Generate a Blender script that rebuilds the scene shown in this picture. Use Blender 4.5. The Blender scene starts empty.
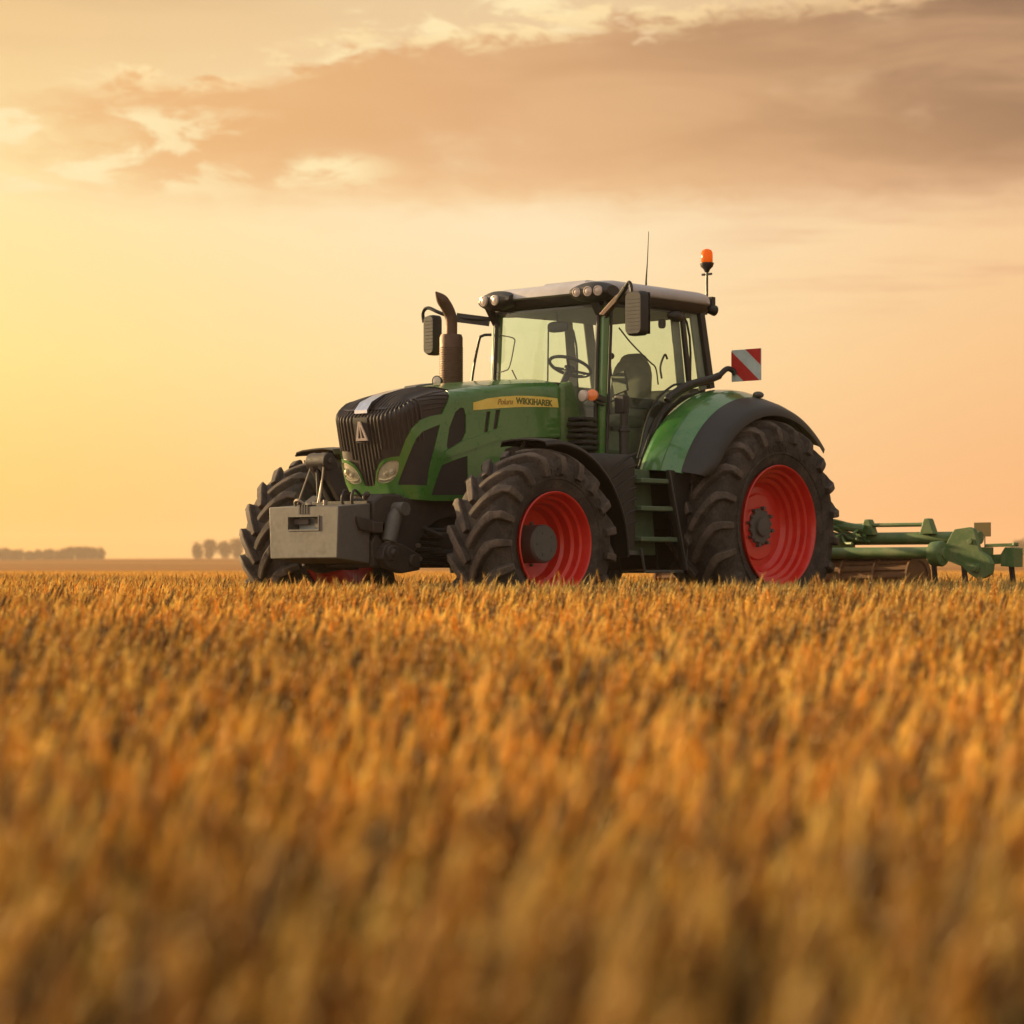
import bpy, bmesh, math, random
import numpy as np
from mathutils import Vector, Matrix, geometry
PI = math.pi
sc = bpy.context.scene
COL = sc.collection
random.seed(4)
rng = np.random.default_rng(7)

# ------------------------------------------------------------------ camera
cd = bpy.data.cameras.new('camera')
cam = bpy.data.objects.new('camera', cd)
COL.objects.link(cam)
cam.location = (0, 0, 0.6)
cam.rotation_euler = (PI/2, 0, 0)
cd.sensor_width = 36
cd.lens = 87.9
cd.shift_y = 58/1024
cd.clip_start = 0.05
cd.clip_end = 6000
cd.dof.use_dof = True
cd.dof.focus_distance = 22.4
cd.dof.aperture_fstop = 2.5
cd.dof.aperture_blades = 9
sc.camera = cam

# ------------------------------------------------------------------ light
SUN_AZ = -57.0      # degrees, left of the viewing direction
SUN_EL = 12.0
w = bpy.data.worlds.new('World')
sc.world = w
w.use_nodes = True
sun_dir = Vector((math.sin(math.radians(SUN_AZ))*math.cos(math.radians(SUN_EL)),
                  math.cos(math.radians(SUN_AZ))*math.cos(math.radians(SUN_EL)), math.sin(math.radians(SUN_EL))))
sl = bpy.data.lights.new('sun', 'SUN')
sl.energy = 5.0
sl.angle = math.radians(1.2)
sl.color = (1.0, 0.70, 0.34)
so = bpy.data.objects.new('sun', sl)
COL.objects.link(so)
so.rotation_euler = sun_dir.to_track_quat('Z', 'Y').to_euler()
sc.view_settings.view_transform = 'Standard'
sc.view_settings.look = 'None'
sc.view_settings.exposure = 0.88
sc.view_settings.gamma = 1.0
sc.cycles.use_denoising = True
sc.cycles.max_bounces = 8
sc.cycles.transparent_max_bounces = 16
sc.cycles.volume_bounces = 1
sc.cycles.caustics_reflective = False
sc.cycles.caustics_refractive = False


class NT:
    """tiny helper to wire nodes"""
    def __init__(s, tree):
        s.t = tree
    def n(s, typ, **kw):
        nd = s.t.nodes.new(typ)
        for k, v in kw.items():
            setattr(nd, k, v)
        return nd
    def put(s, sock, v):
        if isinstance(v, bpy.types.NodeSocket):
            s.t.links.new(v, sock)
        elif v is not None:
            sock.default_value = v
    def m(s, op, a, b=None, c=None, clamp=False):
        nd = s.n('ShaderNodeMath', operation=op, use_clamp=clamp)
        for i, v in enumerate((a, b, c)):
            s.put(nd.inputs[i], v)
        return nd.outputs[0]
    def sm(s, v, a, b, lo=0.0, hi=1.0):
        nd = s.n('ShaderNodeMapRange', interpolation_type='SMOOTHSTEP')
        s.put(nd.inputs['Value'], v)
        nd.inputs['From Min'].default_value = a
        nd.inputs['From Max'].default_value = b
        nd.inputs['To Min'].default_value = lo
        nd.inputs['To Max'].default_value = hi
        return nd.outputs[0]
    def mix(s, f, a, b, blend='MIX'):
        nd = s.n('ShaderNodeMix', data_type='RGBA', blend_type=blend)
        s.put(nd.inputs[0], f)
        s.put(nd.inputs[6], a if isinstance(a, bpy.types.NodeSocket) else (*a, 1))
        s.put(nd.inputs[7], b if isinstance(b, bpy.types.NodeSocket) else (*b, 1))
        return nd.outputs[2]
    def ramp(s, f, pts):
        nd = s.n('ShaderNodeValToRGB')
        el = nd.color_ramp.elements
        while len(el) < len(pts):
            el.new(0.5)
        for e, (p, c) in zip(el, pts):
            e.position = p
            e.color = (*c, 1) if len(c) == 3 else c
        s.put(nd.inputs[0], f)
        return nd.outputs[0]
    def noise(s, vec, scale, detail=4, rough=0.55, dist=0.0):
        nd = s.n('ShaderNodeTexNoise')
        s.put(nd.inputs['Vector'], vec)
        nd.inputs['Scale'].default_value = scale
        nd.inputs['Detail'].default_value = detail
        nd.inputs['Roughness'].default_value = rough
        nd.inputs['Distortion'].default_value = dist
        return nd.outputs[0]


def lin(r, g, b):
    f = lambda c: c/12.92 if c <= 0.04045 else ((c+0.055)/1.055)**2.4
    return (f(r/255), f(g/255), f(b/255))


def build_world():
    N = NT(w.node_tree)
    w.node_tree.nodes.clear()
    tc = N.n('ShaderNodeTexCoord')
    sep = N.n('ShaderNodeSeparateXYZ')
    N.put(sep.inputs[0], tc.outputs['Generated'])
    x, y, z = sep.outputs
    az = N.m('ARCTAN2', x, y)                      # 0 towards the field, negative towards the sun
    el = N.m('ARCSINE', N.m('MAXIMUM', z, -0.02))
    # warm dusk bands by elevation
    e1 = N.m('MULTIPLY', el, 1/0.26, clamp=True)
    left = N.ramp(e1, [(0.0, lin(244, 174, 92)), (0.13, lin(252, 200, 112)), (0.32, lin(254, 222, 140)), (0.55, lin(254, 226, 164)),
                       (0.80, lin(238, 200, 144)), (1.0, lin(222, 182, 128))])
    mid = N.ramp(e1, [(0.0, lin(246, 190, 130)), (0.13, lin(252, 206, 146)), (0.32, lin(254, 222, 166)), (0.55, lin(254, 230, 188)),
                      (0.80, lin(240, 206, 160)), (1.0, lin(222, 194, 152))])
    right = N.ramp(e1, [(0.0, lin(238, 168, 112)), (0.13, lin(245, 182, 126)), (0.32, lin(247, 196, 140)), (0.55, lin(247, 205, 154)),
                        (0.80, lin(236, 192, 144)), (1.0, lin(196, 158, 122))])
    c = N.mix(N.sm(az, -0.24, 0.02), left, mid)
    c = N.mix(N.sm(az, 0.0, 0.24), c, right)
    # glow round the sun, off to the left
    dot = N.n('ShaderNodeVectorMath', operation='DOT_PRODUCT')
    N.put(dot.inputs[0], tc.outputs['Generated'])
    dot.inputs[1].default_value = Vector((-.40, .90, .07)).normalized()
    g = N.m('POWER', N.m('MAXIMUM', dot.outputs['Value'], 0.0), 60.0)
    c = N.mix(N.m('MULTIPLY', g, 0.26), c, (1.0, 0.72, 0.30), 'ADD')
    # the rest of the dome: sky texture, dusky and cooler, seen only by the reflections and as light
    sky = N.n('ShaderNodeTexSky', sky_type='NISHITA')
    sky.sun_disc = False
    sky.sun_elevation = math.radians(SUN_EL)
    sky.sun_rotation = math.radians(SUN_AZ)
    sky.dust_density = 3.0
    skc = N.mix(1.0, sky.outputs[0], (0.085, 0.085, 0.085), 'MULTIPLY')
    dome = N.mix(0.65, skc, N.ramp(N.sm(el, 0.0, 1.4), [(0.0, (1.0, 0.74, 0.52)), (0.35, (0.86, 0.74, 0.60)), (1.0, (0.66, 0.64, 0.62))]))
    side = N.n('ShaderNodeVectorMath', operation='DOT_PRODUCT')
    N.put(side.inputs[0], tc.outputs['Generated'])
    side.inputs[1].default_value = Vector((-.93, -.28, .25)).normalized()
    k_ = N.m('ADD', 1.10, N.m('MULTIPLY', side.outputs['Value'], 0.55))
    kc = N.n('ShaderNodeCombineXYZ')
    for q in range(3):
        N.put(kc.inputs[q], k_)
    dome = N.mix(1.0, dome, kc.outputs[0], 'MULTIPLY')
    away = N.m('MAXIMUM', N.sm(el, 0.24, 0.62), N.sm(N.m('ABSOLUTE', az), 0.45, 1.5))
    c = N.mix(away, c, dome)
    # clouds: coordinates on the dome, stretched sideways
    comb = N.n('ShaderNodeCombineXYZ')
    N.put(comb.inputs[0], N.m('MULTIPLY', az, 11.0))
    N.put(comb.inputs[1], N.m('MULTIPLY', el, 34.0))
    v = comb.outputs[0]
    n1 = N.noise(v, 1.0, 7, 0.6, 0.3)
    n2 = N.noise(v, 3.2, 6, 0.62, 0.5)
    cb3 = N.n('ShaderNodeCombineXYZ')
    N.put(cb3.inputs[0], N.m('MULTIPLY', az, 7.0))
    N.put(cb3.inputs[1], N.m('MULTIPLY', el, 34.0))
    n3b = N.noise(cb3.outputs[0], 1.3, 6, 0.55, 0.6)
    nz = N.m('ADD', N.m('MULTIPLY', N.m('SUBTRACT', n1, 0.5), 0.034), N.m('MULTIPLY', N.m('SUBTRACT', n2, 0.5), 0.042))
    # the big bank: top edge climbs to the right, bottom edge nearly level
    top = N.m('ADD', 0.194, N.m('MULTIPLY', N.m('ADD', az, 0.14), 0.125))
    bot = N.m('ADD', 0.140, N.m('MULTIPLY', az, -0.010))
    dt = N.m('SUBTRACT', N.m('ADD', top, nz), el)
    db = N.m('SUBTRACT', el, N.m('ADD', bot, N.m('MULTIPLY', nz, 0.35)))
    m_top = N.sm(dt, -0.001, 0.0055)
    m_bot = N.sm(db, -0.006, 0.016)
    m_l = N.sm(N.m('ADD', az, N.m('MULTIPLY', nz, 2.2)), -0.212, -0.128)
    bank = N.m('MULTIPLY', N.m('MULTIPLY', m_top, m_bot), m_l)
    bank = N.m('MULTIPLY', bank, N.sm(n1, 0.20, 0.42, 0.62, 1.0))
    bcol = N.mix(N.sm(az, -0.20, 0.02), lin(238, 184, 122), lin(222, 170, 120))
    bcol = N.mix(N.sm(N.m('ADD', az, N.m('MULTIPLY', db, 1.6)), 0.02, 0.36), bcol, lin(140, 106, 84))
    tex = N.sm(n3b, 0.35, 0.68)
    bcol = N.mix(N.m('MULTIPLY', tex, 0.38), bcol, lin(236, 188, 138))
    bcol = N.mix(N.sm(db, 0.03, 0.0), bcol, N.mix(N.sm(az, -0.05, 0.2), lin(246, 202, 148), lin(222, 174, 134)))
    cb5 = N.n('ShaderNodeCombineXYZ')
    N.put(cb5.inputs[0], N.m('MULTIPLY', az, 30.0))
    N.put(cb5.inputs[1], N.m('MULTIPLY', el, 60.0))
    n4r = N.noise(cb5.outputs[0], 1.2, 6, 0.6, 0.3)
    # bright rim at the top edge
    rim = N.m('MULTIPLY', N.m('MULTIPLY', N.sm(dt, -0.007, 0.001), N.sm(dt, 0.011, 0.002)), N.sm(n2, 0.36, 0.56))
    rim = N.m('MULTIPLY', N.m('MULTIPLY', rim, N.sm(n4r, 0.40, 0.54)), N.sm(az, -0.20, -0.15))
    front = N.m('SUBTRACT', 1.0, away)
    cb4 = N.n('ShaderNodeCombineXYZ')
    N.put(cb4.inputs[0], N.m('MULTIPLY', az, 16.0))
    N.put(cb4.inputs[1], N.m('MULTIPLY', el, 48.0))
    n4 = N.noise(cb4.outputs[0], 1.6, 7, 0.62, 0.4)
    c = N.mix(N.m('MULTIPLY', N.m('MULTIPLY', bank, 0.92), front), c, bcol)
    c = N.mix(N.m('MULTIPLY', N.m('MULTIPLY', rim, 0.95), front), c, N.mix(N.sm(az, 0.0, 0.2), lin(255, 226, 170), lin(232, 188, 138)))
    wisp = N.m('MULTIPLY', N.m('MULTIPLY', N.sm(n4, 0.47, 0.60), N.sm(el, 0.142, 0.152)), N.m('MULTIPLY', N.sm(el, 0.186, 0.176), N.sm(az, -0.07, -0.155)))
    wisp = N.m('MAXIMUM', wisp, N.m('MULTIPLY', N.m('MULTIPLY', N.sm(n4, 0.44, 0.60), N.sm(N.m('ABSOLUTE', N.m('SUBTRACT', el, 0.158)), 0.010, 0.002)), N.sm(N.m('ABSOLUTE', N.m('ADD', az, 0.082)), 0.045, 0.010)))
    # bright broken crest above the bank's left half, and at the very top on the right
    crest = N.m('MULTIPLY', N.m('MULTIPLY', N.sm(n4, 0.46, 0.58), N.sm(dt, -0.020, -0.006)), N.m('MULTIPLY', N.m('MULTIPLY', N.sm(dt, 0.004, -0.002), N.sm(az, -0.13, -0.09)), N.sm(n1, 0.44, 0.58)))
    wisp = N.m('MAXIMUM', wisp, crest)
    c = N.mix(N.m('MULTIPLY', N.m('MULTIPLY', wisp, 1.0), front), c, N.mix(N.sm(az, 0.0, 0.2), lin(255, 232, 180), lin(240, 198, 142)))
    # thin veils above the bank and low streaks on the right
    comb2 = N.n('ShaderNodeCombineXYZ')
    N.put(comb2.inputs[0], N.m('MULTIPLY', az, 6.0))
    N.put(comb2.inputs[1], N.m('MULTIPLY', el, 60.0))
    n3 = N.noise(comb2.outputs[0], 1.0, 5, 0.55, 0.2)
    veil = N.m('MULTIPLY', N.sm(n3, 0.48, 0.75), N.sm(el, 0.17, 0.24))
    c = N.mix(N.m('MULTIPLY', N.m('MULTIPLY', veil, 0.22), front), c, lin(196, 160, 120))
    streak = N.m('MULTIPLY', N.m('MULTIPLY', N.sm(n3, 0.46, 0.70), N.sm(az, 0.04, 0.16)),
                 N.m('MULTIPLY', N.sm(el, 0.095, 0.112), N.sm(el, 0.150, 0.125)))
    c = N.mix(N.m('MULTIPLY', N.m('MULTIPLY', streak, 0.85), front), c, lin(222, 168, 130))
    bg = N.n('ShaderNodeBackground')
    N.put(bg.inputs[0], c)
    bg.inputs[1].default_value = 0.5434
    out = N.n('ShaderNodeOutputWorld')
    N.put(out.inputs[0], bg.outputs[0])


build_world()

# ------------------------------------------------------------------ object helpers
def tag(o, label=None, cat=None, group=None, kind=None):
    for k, v in (('label', label), ('category', cat), ('group', group), ('kind', kind)):
        if v:
            o[k] = v
    return o


def empty(name, loc=(0, 0, 0), rz=0.0, parent=None):
    o = bpy.data.objects.new(name, None)
    COL.objects.link(o)
    o.empty_display_size = 0.1
    o.location = loc
    o.rotation_euler = (0, 0, rz)
    o.parent = parent
    return o


class MB:
    """collects shapes, links them as one mesh"""
    def __init__(s):
        s.v, s.f, s.mi = [], [], []
        s.cur = 0
    def add(s, vs, fs):
        b = len(s.v)
        s.v += [tuple(p) for p in vs]
        s.f += [tuple(b+i for i in f) for f in fs]
        s.mi += [s.cur]*len(fs)
        return s
    def box(s, a, b, mat=None):
        (x0, y0, z0), (x1, y1, z1) = a, b
        x0, x1 = sorted((x0, x1)); y0, y1 = sorted((y0, y1)); z0, z1 = sorted((z0, z1))
        vs = [(x0, y0, z0), (x1, y0, z0), (x1, y1, z0), (x0, y1, z0), (x0, y0, z1), (x1, y0, z1), (x1, y1, z1), (x0, y1, z1)]
        if mat is not None:
            vs = [tuple(mat @ Vector(p)) for p in vs]
        return s.add(vs, [(0, 3, 2, 1), (4, 5, 6, 7), (0, 1, 5, 4), (1, 2, 6, 5), (2, 3, 7, 6), (3, 0, 4, 7)])
    def bar(s, a, b, wd, ht, up=(0, 0, 1)):
        """a box from a to b, wd wide, ht high"""
        a, b = Vector(a), Vector(b)
        d = (b-a).normalized()
        u = Vector(up)
        r = d.cross(u)
        if r.length < 1e-3:
            r = d.cross(Vector((1, 0, 0)))
        r.normalize()
        u = r.cross(d).normalized()
        vs = []
        for p in (a, b):
            for i, j in ((-1, -1), (1, -1), (1, 1), (-1, 1)):
                vs.append(p + r*i*wd/2 + u*j*ht/2)
        return s.add(vs, [(0, 1, 2, 3), (7, 6, 5, 4), (0, 4, 5, 1), (1, 5, 6, 2), (2, 6, 7, 3), (3, 7, 4, 0)])
    def tube(s, pts, r, seg=10, caps=True, flat=1.0):
        pts = [Vector(p) for p in pts]
        n = len(pts)
        rs = r if isinstance(r, (list, tuple)) else [r]*n
        ref = None
        vs, fs = [], []
        for i, p in enumerate(pts):
            d = (pts[min(i+1, n-1)]-pts[max(i-1, 0)]).normalized()
            if ref is None:
                ref = d.cross(Vector((0, 0, 1)))
                if ref.length < 1e-2:
                    ref = d.cross(Vector((1, 0, 0)))
            ref = (ref-d*ref.dot(d)).normalized()
            o = d.cross(ref)
            for k in range(seg):
                a = 2*PI*k/seg
                vs.append(p+ref*math.cos(a)*rs[i]+o*math.sin(a)*rs[i]*flat)
        for i in range(n-1):
            for k in range(seg):
                k2 = (k+1) % seg
                fs.append((i*seg+k, i*seg+k2, (i+1)*seg+k2, (i+1)*seg+k))
        if caps:
            fs.append(tuple(range(seg))[::-1])
            fs.append(tuple((n-1)*seg+k for k in range(seg)))
        return s.add(vs, fs)
    def lathe(s, prof, seg=64, org=(0, 0, 0), axis=(0, 1, 0), closed=False):
        """prof: (distance along axis, radius)"""
        ax = Vector(axis).normalized()
        u = ax.cross(Vector((0, 0, 1)))
        if u.length < 1e-3:
            u = Vector((1, 0, 0))
        u.normalize()
        v = u.cross(ax)
        o = Vector(org)
        vs, fs = [], []
        for h, r in prof:
            for k in range(seg):
                a = 2*PI*k/seg
                vs.append(o+ax*h+u*math.cos(a)*r+v*math.sin(a)*r)
        n = len(prof)
        for i in range(n if closed else n-1):
            j = (i+1) % n
            for k in range(seg):
                k2 = (k+1) % seg
                fs.append((i*seg+k, j*seg+k, j*seg+k2, i*seg+k2))
        return s.add(vs, fs)
    def prism(s, poly, a, b, plane='xz'):
        """polygon in a plane, extruded along the third axis from a to b"""
        n = len(poly)
        def mk(p, q):
            return {'xz': (p[0], q, p[1]), 'xy': (p[0], p[1], q), 'yz': (q, p[0], p[1])}[plane]
        vs = [mk(p, a) for p in poly]+[mk(p, b) for p in poly]
        fs = [tuple(range(n)), tuple(range(2*n-1, n-1, -1))]
        fs += [(i, i+n, (i+1) % n+n, (i+1) % n) for i in range(n)]
        return s.add(vs, fs)
    def grid(s, P, flip=False):
        """P[i][j] points"""
        n, m = len(P), len(P[0])
        vs = [p for row in P for p in row]
        fs = []
        for i in range(n-1):
            for j in range(m-1):
                q = (i*m+j, i*m+j+1, (i+1)*m+j+1, (i+1)*m+j)
                fs.append(q[::-1] if flip else q)
        return s.add(vs, fs)
    def sheet(s, P, nrm_off):
        """thick sheet from a grid; nrm_off(p, i, j) gives the other face's point"""
        n, m = len(P), len(P[0])
        Q = [[nrm_off(P[i][j], i, j) for j in range(m)] for i in range(n)]
        vs = [p for r in P for p in r]+[p for r in Q for p in r]
        K = n*m
        fs = []
        for i in range(n-1):
            for j in range(m-1):
                q = (i*m+j, i*m+j+1, (i+1)*m+j+1, (i+1)*m+j)
                fs.append(q)
                fs.append(tuple(K+t for t in q[::-1]))
        for i in range(n-1):
            fs.append((i*m, (i+1)*m, K+(i+1)*m, K+i*m))
            fs.append((i*m+m-1, K+i*m+m-1, K+(i+1)*m+m-1, (i+1)*m+m-1))
        for j in range(m-1):
            fs.append((j, K+j, K+j+1, j+1))
            fs.append(((n-1)*m+j, (n-1)*m+j+1, K+(n-1)*m+j+1, K+(n-1)*m+j))
        return s.add(vs, fs)
    def ball(s, c, r, seg=14, rings=9):
        prof = [(-r[2]*math.cos(PI*i/rings) if isinstance(r, tuple) else -r*math.cos(PI*i/rings), math.sin(PI*i/rings)) for i in range(rings+1)]
        rx, ry, _ = r if isinstance(r, tuple) else (r, r, r)
        vs, fs = [], []
        for h, q in prof:
            for k in range(seg):
                a = 2*PI*k/seg
                vs.append((c[0]+rx*q*math.cos(a), c[1]+ry*q*math.sin(a), c[2]+h))
        for i in range(rings):
            for k in range(seg):
                k2 = (k+1) % seg
                fs.append((i*seg+k, i*seg+k2, (i+1)*seg+k2, (i+1)*seg+k))
        return s.add(vs, fs)
    def mesh(s, name, mats):
        me = bpy.data.meshes.new(name)
        me.from_pydata(s.v, [], s.f)
        for m in (mats if isinstance(mats, (list, tuple)) else [mats]):
            me.materials.append(m)
        if max(s.mi or [0]) > 0:
            me.polygons.foreach_set('material_index', s.mi)
        return me
    def build(s, name, mats, parent=None, smooth=35, bevel=0, fixn=True, loc=None, rot=None):
        me = s.mesh(name, mats)
        if fixn:
            bm = bmesh.new()
            bm.from_mesh(me)
            bmesh.ops.remove_doubles(bm, verts=bm.verts, dist=1e-5)
            bmesh.ops.recalc_face_normals(bm, faces=bm.faces)
            bm.to_mesh(me)
            bm.free()
        if smooth:
            me.polygons.foreach_set('use_smooth', [True]*len(me.polygons))
            me.set_sharp_from_angle(angle=math.radians(smooth))
        me.update()
        o = bpy.data.objects.new(name, me)
        COL.objects.link(o)
        o.parent = parent
        if loc:
            o.location = loc
        if rot:
            o.rotation_euler = rot
        if bevel:
            b = o.modifiers.new('bevel', 'BEVEL')
            b.width = bevel
            b.segments = 2
            b.limit_method = 'ANGLE'
            b.angle_limit = math.radians(40)
        return o


def split_pieces(o):
    """every separate piece of a part's mesh becomes a part of its own"""
    me = o.data
    n = len(me.vertices)
    lab = list(range(n))
    def find(a):
        while lab[a] != a:
            lab[a] = lab[lab[a]]
            a = lab[a]
        return a
    for ed in me.edges:
        a, b = find(ed.vertices[0]), find(ed.vertices[1])
        if a != b:
            lab[a] = b
    groups = {}
    for f in me.polygons:
        groups.setdefault(find(f.vertices[0]), []).append(f.index)
    if len(groups) < 2:
        return
    co = [tuple(v.co) for v in me.vertices]
    for i, fl_ in enumerate(groups.values()):
        idx = {}
        F = []
        for k in fl_:
            F.append([idx.setdefault(v, len(idx)) for v in me.polygons[k].vertices])
        nm = bpy.data.meshes.new(me.name)
        nm.from_pydata([co[v] for v in idx], [], F)
        for m in me.materials:
            nm.materials.append(m)
        nm.polygons.foreach_set('use_smooth', [True]*len(F))
        nm.polygons.foreach_set('material_index', [me.polygons[k].material_index for k in fl_])
        nm.set_sharp_from_angle(angle=math.radians(38))
        if i == 0:
            first = nm
            continue
        c = o.copy()
        c.data = nm
        COL.objects.link(c)
    o.data = first


def arc(cx, cz, r, a0, a1, n):
    return [(cx+r*math.cos(math.radians(a0+(a1-a0)*i/n)), cz+r*math.sin(math.radians(a0+(a1-a0)*i/n))) for i in range(n+1)]


def smooth_path(pts, n=6):
    """Catmull-Rom through pts"""
    P = [Vector(p) for p in pts]
    P = [P[0]*2-P[1]]+P+[P[-1]*2-P[-2]]
    out = []
    for i in range(1, len(P)-2):
        for k in range(n):
            t = k/n
            a, b, c, d = P[i-1], P[i], P[i+1], P[i+2]
            out.append(0.5*((2*b)+(-a+c)*t+(2*a-5*b+4*c-d)*t*t+(-a+3*b-3*c+d)*t**3))
    out.append(P[-2])
    return out


# ------------------------------------------------------------------ materials
def new_mat(name):
    m = bpy.data.materials.new(name)
    m.use_nodes = True
    m.node_tree.nodes.clear()
    N = NT(m.node_tree)
    out = N.n('ShaderNodeOutputMaterial')
    return m, N, out


def surf(name, base, rough=0.5, metal=0.0, dust=0.0, dust_col=(0.21, 0.155, 0.10), scale=6.0, bump=0.0, bscale=60.0, var=0.12, coat=0.0, spec=0.5):
    """painted / cast / rubber surface with uneven colour, settled dust and fine bumps"""
    m, N, out = new_mat(name)
    tc = N.n('ShaderNodeTexCoord')
    ob = tc.outputs['Object']
    n1 = N.noise(ob, scale, 6, 0.62, 0.4)
    n2 = N.noise(ob, scale*7, 4, 0.6)
    dark = tuple(c*(1-var) for c in base)
    lite = tuple(min(1, c*(1+var)) for c in base)
    c = N.mix(N.sm(n1, 0.3, 0.7), dark, lite)
    f = N.sm(N.m('ADD', N.m('MULTIPLY', n1, 0.65), N.m('MULTIPLY', n2, 0.35)), 0.40, 0.66, 0.15*dust, dust)
    c = N.mix(f, c, dust_col)
    b = N.n('ShaderNodeBsdfPrincipled')
    N.put(b.inputs['Base Color'], c)
    N.put(b.inputs['Roughness'], N.m('ADD', N.m('MULTIPLY', f, 0.5*(1-rough)), N.m('ADD', rough-0.04, N.m('MULTIPLY', n2, 0.08))))
    b.inputs['Metallic'].default_value = metal
    b.inputs['Coat Weight'].default_value = coat
    b.inputs['Coat Roughness'].default_value = 0.08
    b.inputs['Specular IOR Level'].default_value = spec
    if bump:
        bp = N.n('ShaderNodeBump')
        bp.inputs['Strength'].default_value = bump
        bp.inputs['Distance'].default_value = 0.01
        N.put(bp.inputs['Height'], N.noise(ob, bscale, 5, 0.6))
        N.put(b.inputs['Normal'], bp.outputs[0])
    N.put(out.inputs[0], b.outputs[0])
    return m


def glass_mat(name, tint, refl=1.0, rough=0.02):
    m, N, out = new_mat(name)
    tr = N.n('ShaderNodeBsdfTransparent')
    tr.inputs[0].default_value = (*tint, 1)
    gl = N.n('ShaderNodeBsdfGlossy')
    gl.inputs['Roughness'].default_value = rough
    gl.inputs[0].default_value = (0.9*refl, 0.95*refl, 0.92*refl, 1)
    lw = N.n('ShaderNodeLayerWeight')
    lw.inputs[0].default_value = 0.5
    fr = N.m('ADD', 0.045, N.m('MULTIPLY', N.m('POWER', lw.outputs['Facing'], 5.0), 0.9))
    dust = N.n('ShaderNodeBsdfDiffuse')
    dust.inputs[0].default_value = (0.42, 0.44, 0.33, 1)
    tc = N.n('ShaderNodeTexCoord')
    nz = N.noise(tc.outputs['Object'], 3.0, 5, 0.6, 0.5)
    a = N.n('ShaderNodeMixShader')
    N.put(a.inputs[0], fr)
    N.put(a.inputs[1], tr.outputs[0]); N.put(a.inputs[2], gl.outputs[0])
    b = N.n('ShaderNodeMixShader')
    N.put(b.inputs[0], N.sm(nz, 0.3, 0.75, 0.015, 0.07))
    N.put(b.inputs[1], a.outputs[0]); N.put(b.inputs[2], dust.outputs[0])
    N.put(out.inputs[0], b.outputs[0])
    return m


M_ = {}
M_['green'] = surf('green_paint', (0.045, 0.190, 0.026), 0.26, dust=0.36, dust_col=(0.17, 0.21, 0.085), scale=3.0, coat=0.9, bump=0.05, bscale=9)
M_['green2'] = surf('green_fender_paint', (0.030, 0.175, 0.026), 0.26, dust=0.36, dust_col=(0.17, 0.23, 0.085), scale=4.0, coat=0.9, bump=0.05, bscale=9)
M_['green_old'] = surf('green_implement_paint', (0.060, 0.150, 0.038), 0.5, dust=0.7, dust_col=(0.20, 0.21, 0.10), scale=5.0)
M_['step_green'] = surf('step_paint', (0.08, 0.14, 0.075), 0.55, dust=0.5, dust_col=(0.16, 0.17, 0.10), scale=8.0)
M_['red'] = surf('red_rim_paint', (0.66, 0.015, 0.010), 0.30, dust=0.28, dust_col=(0.36, 0.085, 0.045), scale=7.0, coat=0.3)
M_['rubber'] = surf('tyre_rubber', (0.036, 0.030, 0.027), 0.85, dust=0.85, dust_col=(0.106, 0.086, 0.072), scale=6.0, bump=0.35, bscale=70, spec=0.25)
M_['worn'] = surf('worn_tread', (0.062, 0.051, 0.044), 0.8, dust=0.8, dust_col=(0.165, 0.122, 0.092), scale=8.0, bump=0.3, bscale=70, spec=0.3)
M_['black'] = surf('black_plastic', (0.018, 0.016, 0.015), 0.42, dust=0.30, dust_col=(0.042, 0.034, 0.030), scale=6.0, bump=0.1, bscale=200)
M_['grille'] = surf('grille_plastic', (0.030, 0.020, 0.016), 0.42, dust=0.5, dust_col=(0.060, 0.040, 0.028), scale=5.0)
M_['meshp'] = surf('vent_mesh', (0.026, 0.020, 0.018), 0.6, dust=0.5, dust_col=(0.045, 0.033, 0.028), scale=9.0, bump=0.5, bscale=260)
M_['iron'] = surf('cast_iron', (0.030, 0.025, 0.023), 0.6, dust=0.55, dust_col=(0.070, 0.052, 0.041), scale=9.0, bump=0.25, bscale=60)
M_['dark'] = surf('dark_machinery', (0.018, 0.015, 0.013), 0.7, dust=0.4, dust_col=(0.032, 0.025, 0.02), scale=8.0)
M_['steel'] = surf('bare_steel', (0.26, 0.22, 0.18), 0.5, metal=0.5, dust=0.3, scale=14.0)
M_['concrete'] = surf('grey_ballast_paint', (0.118, 0.112, 0.106), 0.6, dust=0.6, dust_col=(0.085, 0.070, 0.056), scale=3.5, bump=0.06, bscale=30)
M_['hub'] = surf('hub_grey', (0.085, 0.09, 0.085), 0.5, dust=0.5, dust_col=(0.12, 0.10, 0.08), scale=12.0)
M_['roof'] = surf('roof_light_grey', (0.46, 0.43, 0.44), 0.35, dust=0.2, dust_col=(0.36, 0.31, 0.27), scale=4.0, coat=0.4)
M_['chrome'] = surf('chrome_trim', (0.62, 0.62, 0.66), 0.16, metal=1.0, dust=0.08, scale=20)
M_['rust'] = surf('exhaust_metal', (0.105, 0.058, 0.038), 0.5, metal=0.45, dust=0.5, dust_col=(0.14, 0.085, 0.055), scale=9.0, bump=0.2, bscale=80)
M_['seat'] = surf('seat_fabric', (0.19, 0.18, 0.155), 0.9, dust=0.3, scale=10)
M_['trim'] = surf('cab_trim', (0.30, 0.29, 0.25), 0.75, dust=0.3, scale=6)
M_['headliner'] = surf('headliner', (0.40, 0.46, 0.42), 0.85, dust=0.2, scale=6)
M_['yellow'] = surf('decal_yellow', (0.98, 0.66, 0.10), 0.4, dust=0.3, dust_col=(0.92, 0.80, 0.36), scale=5.0)
M_['ink'] = surf('decal_ink', (0.12, 0.15, 0.04), 0.5)
M_['ink2'] = surf('decal_ink_brown', (0.30, 0.15, 0.04), 0.5)
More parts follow.
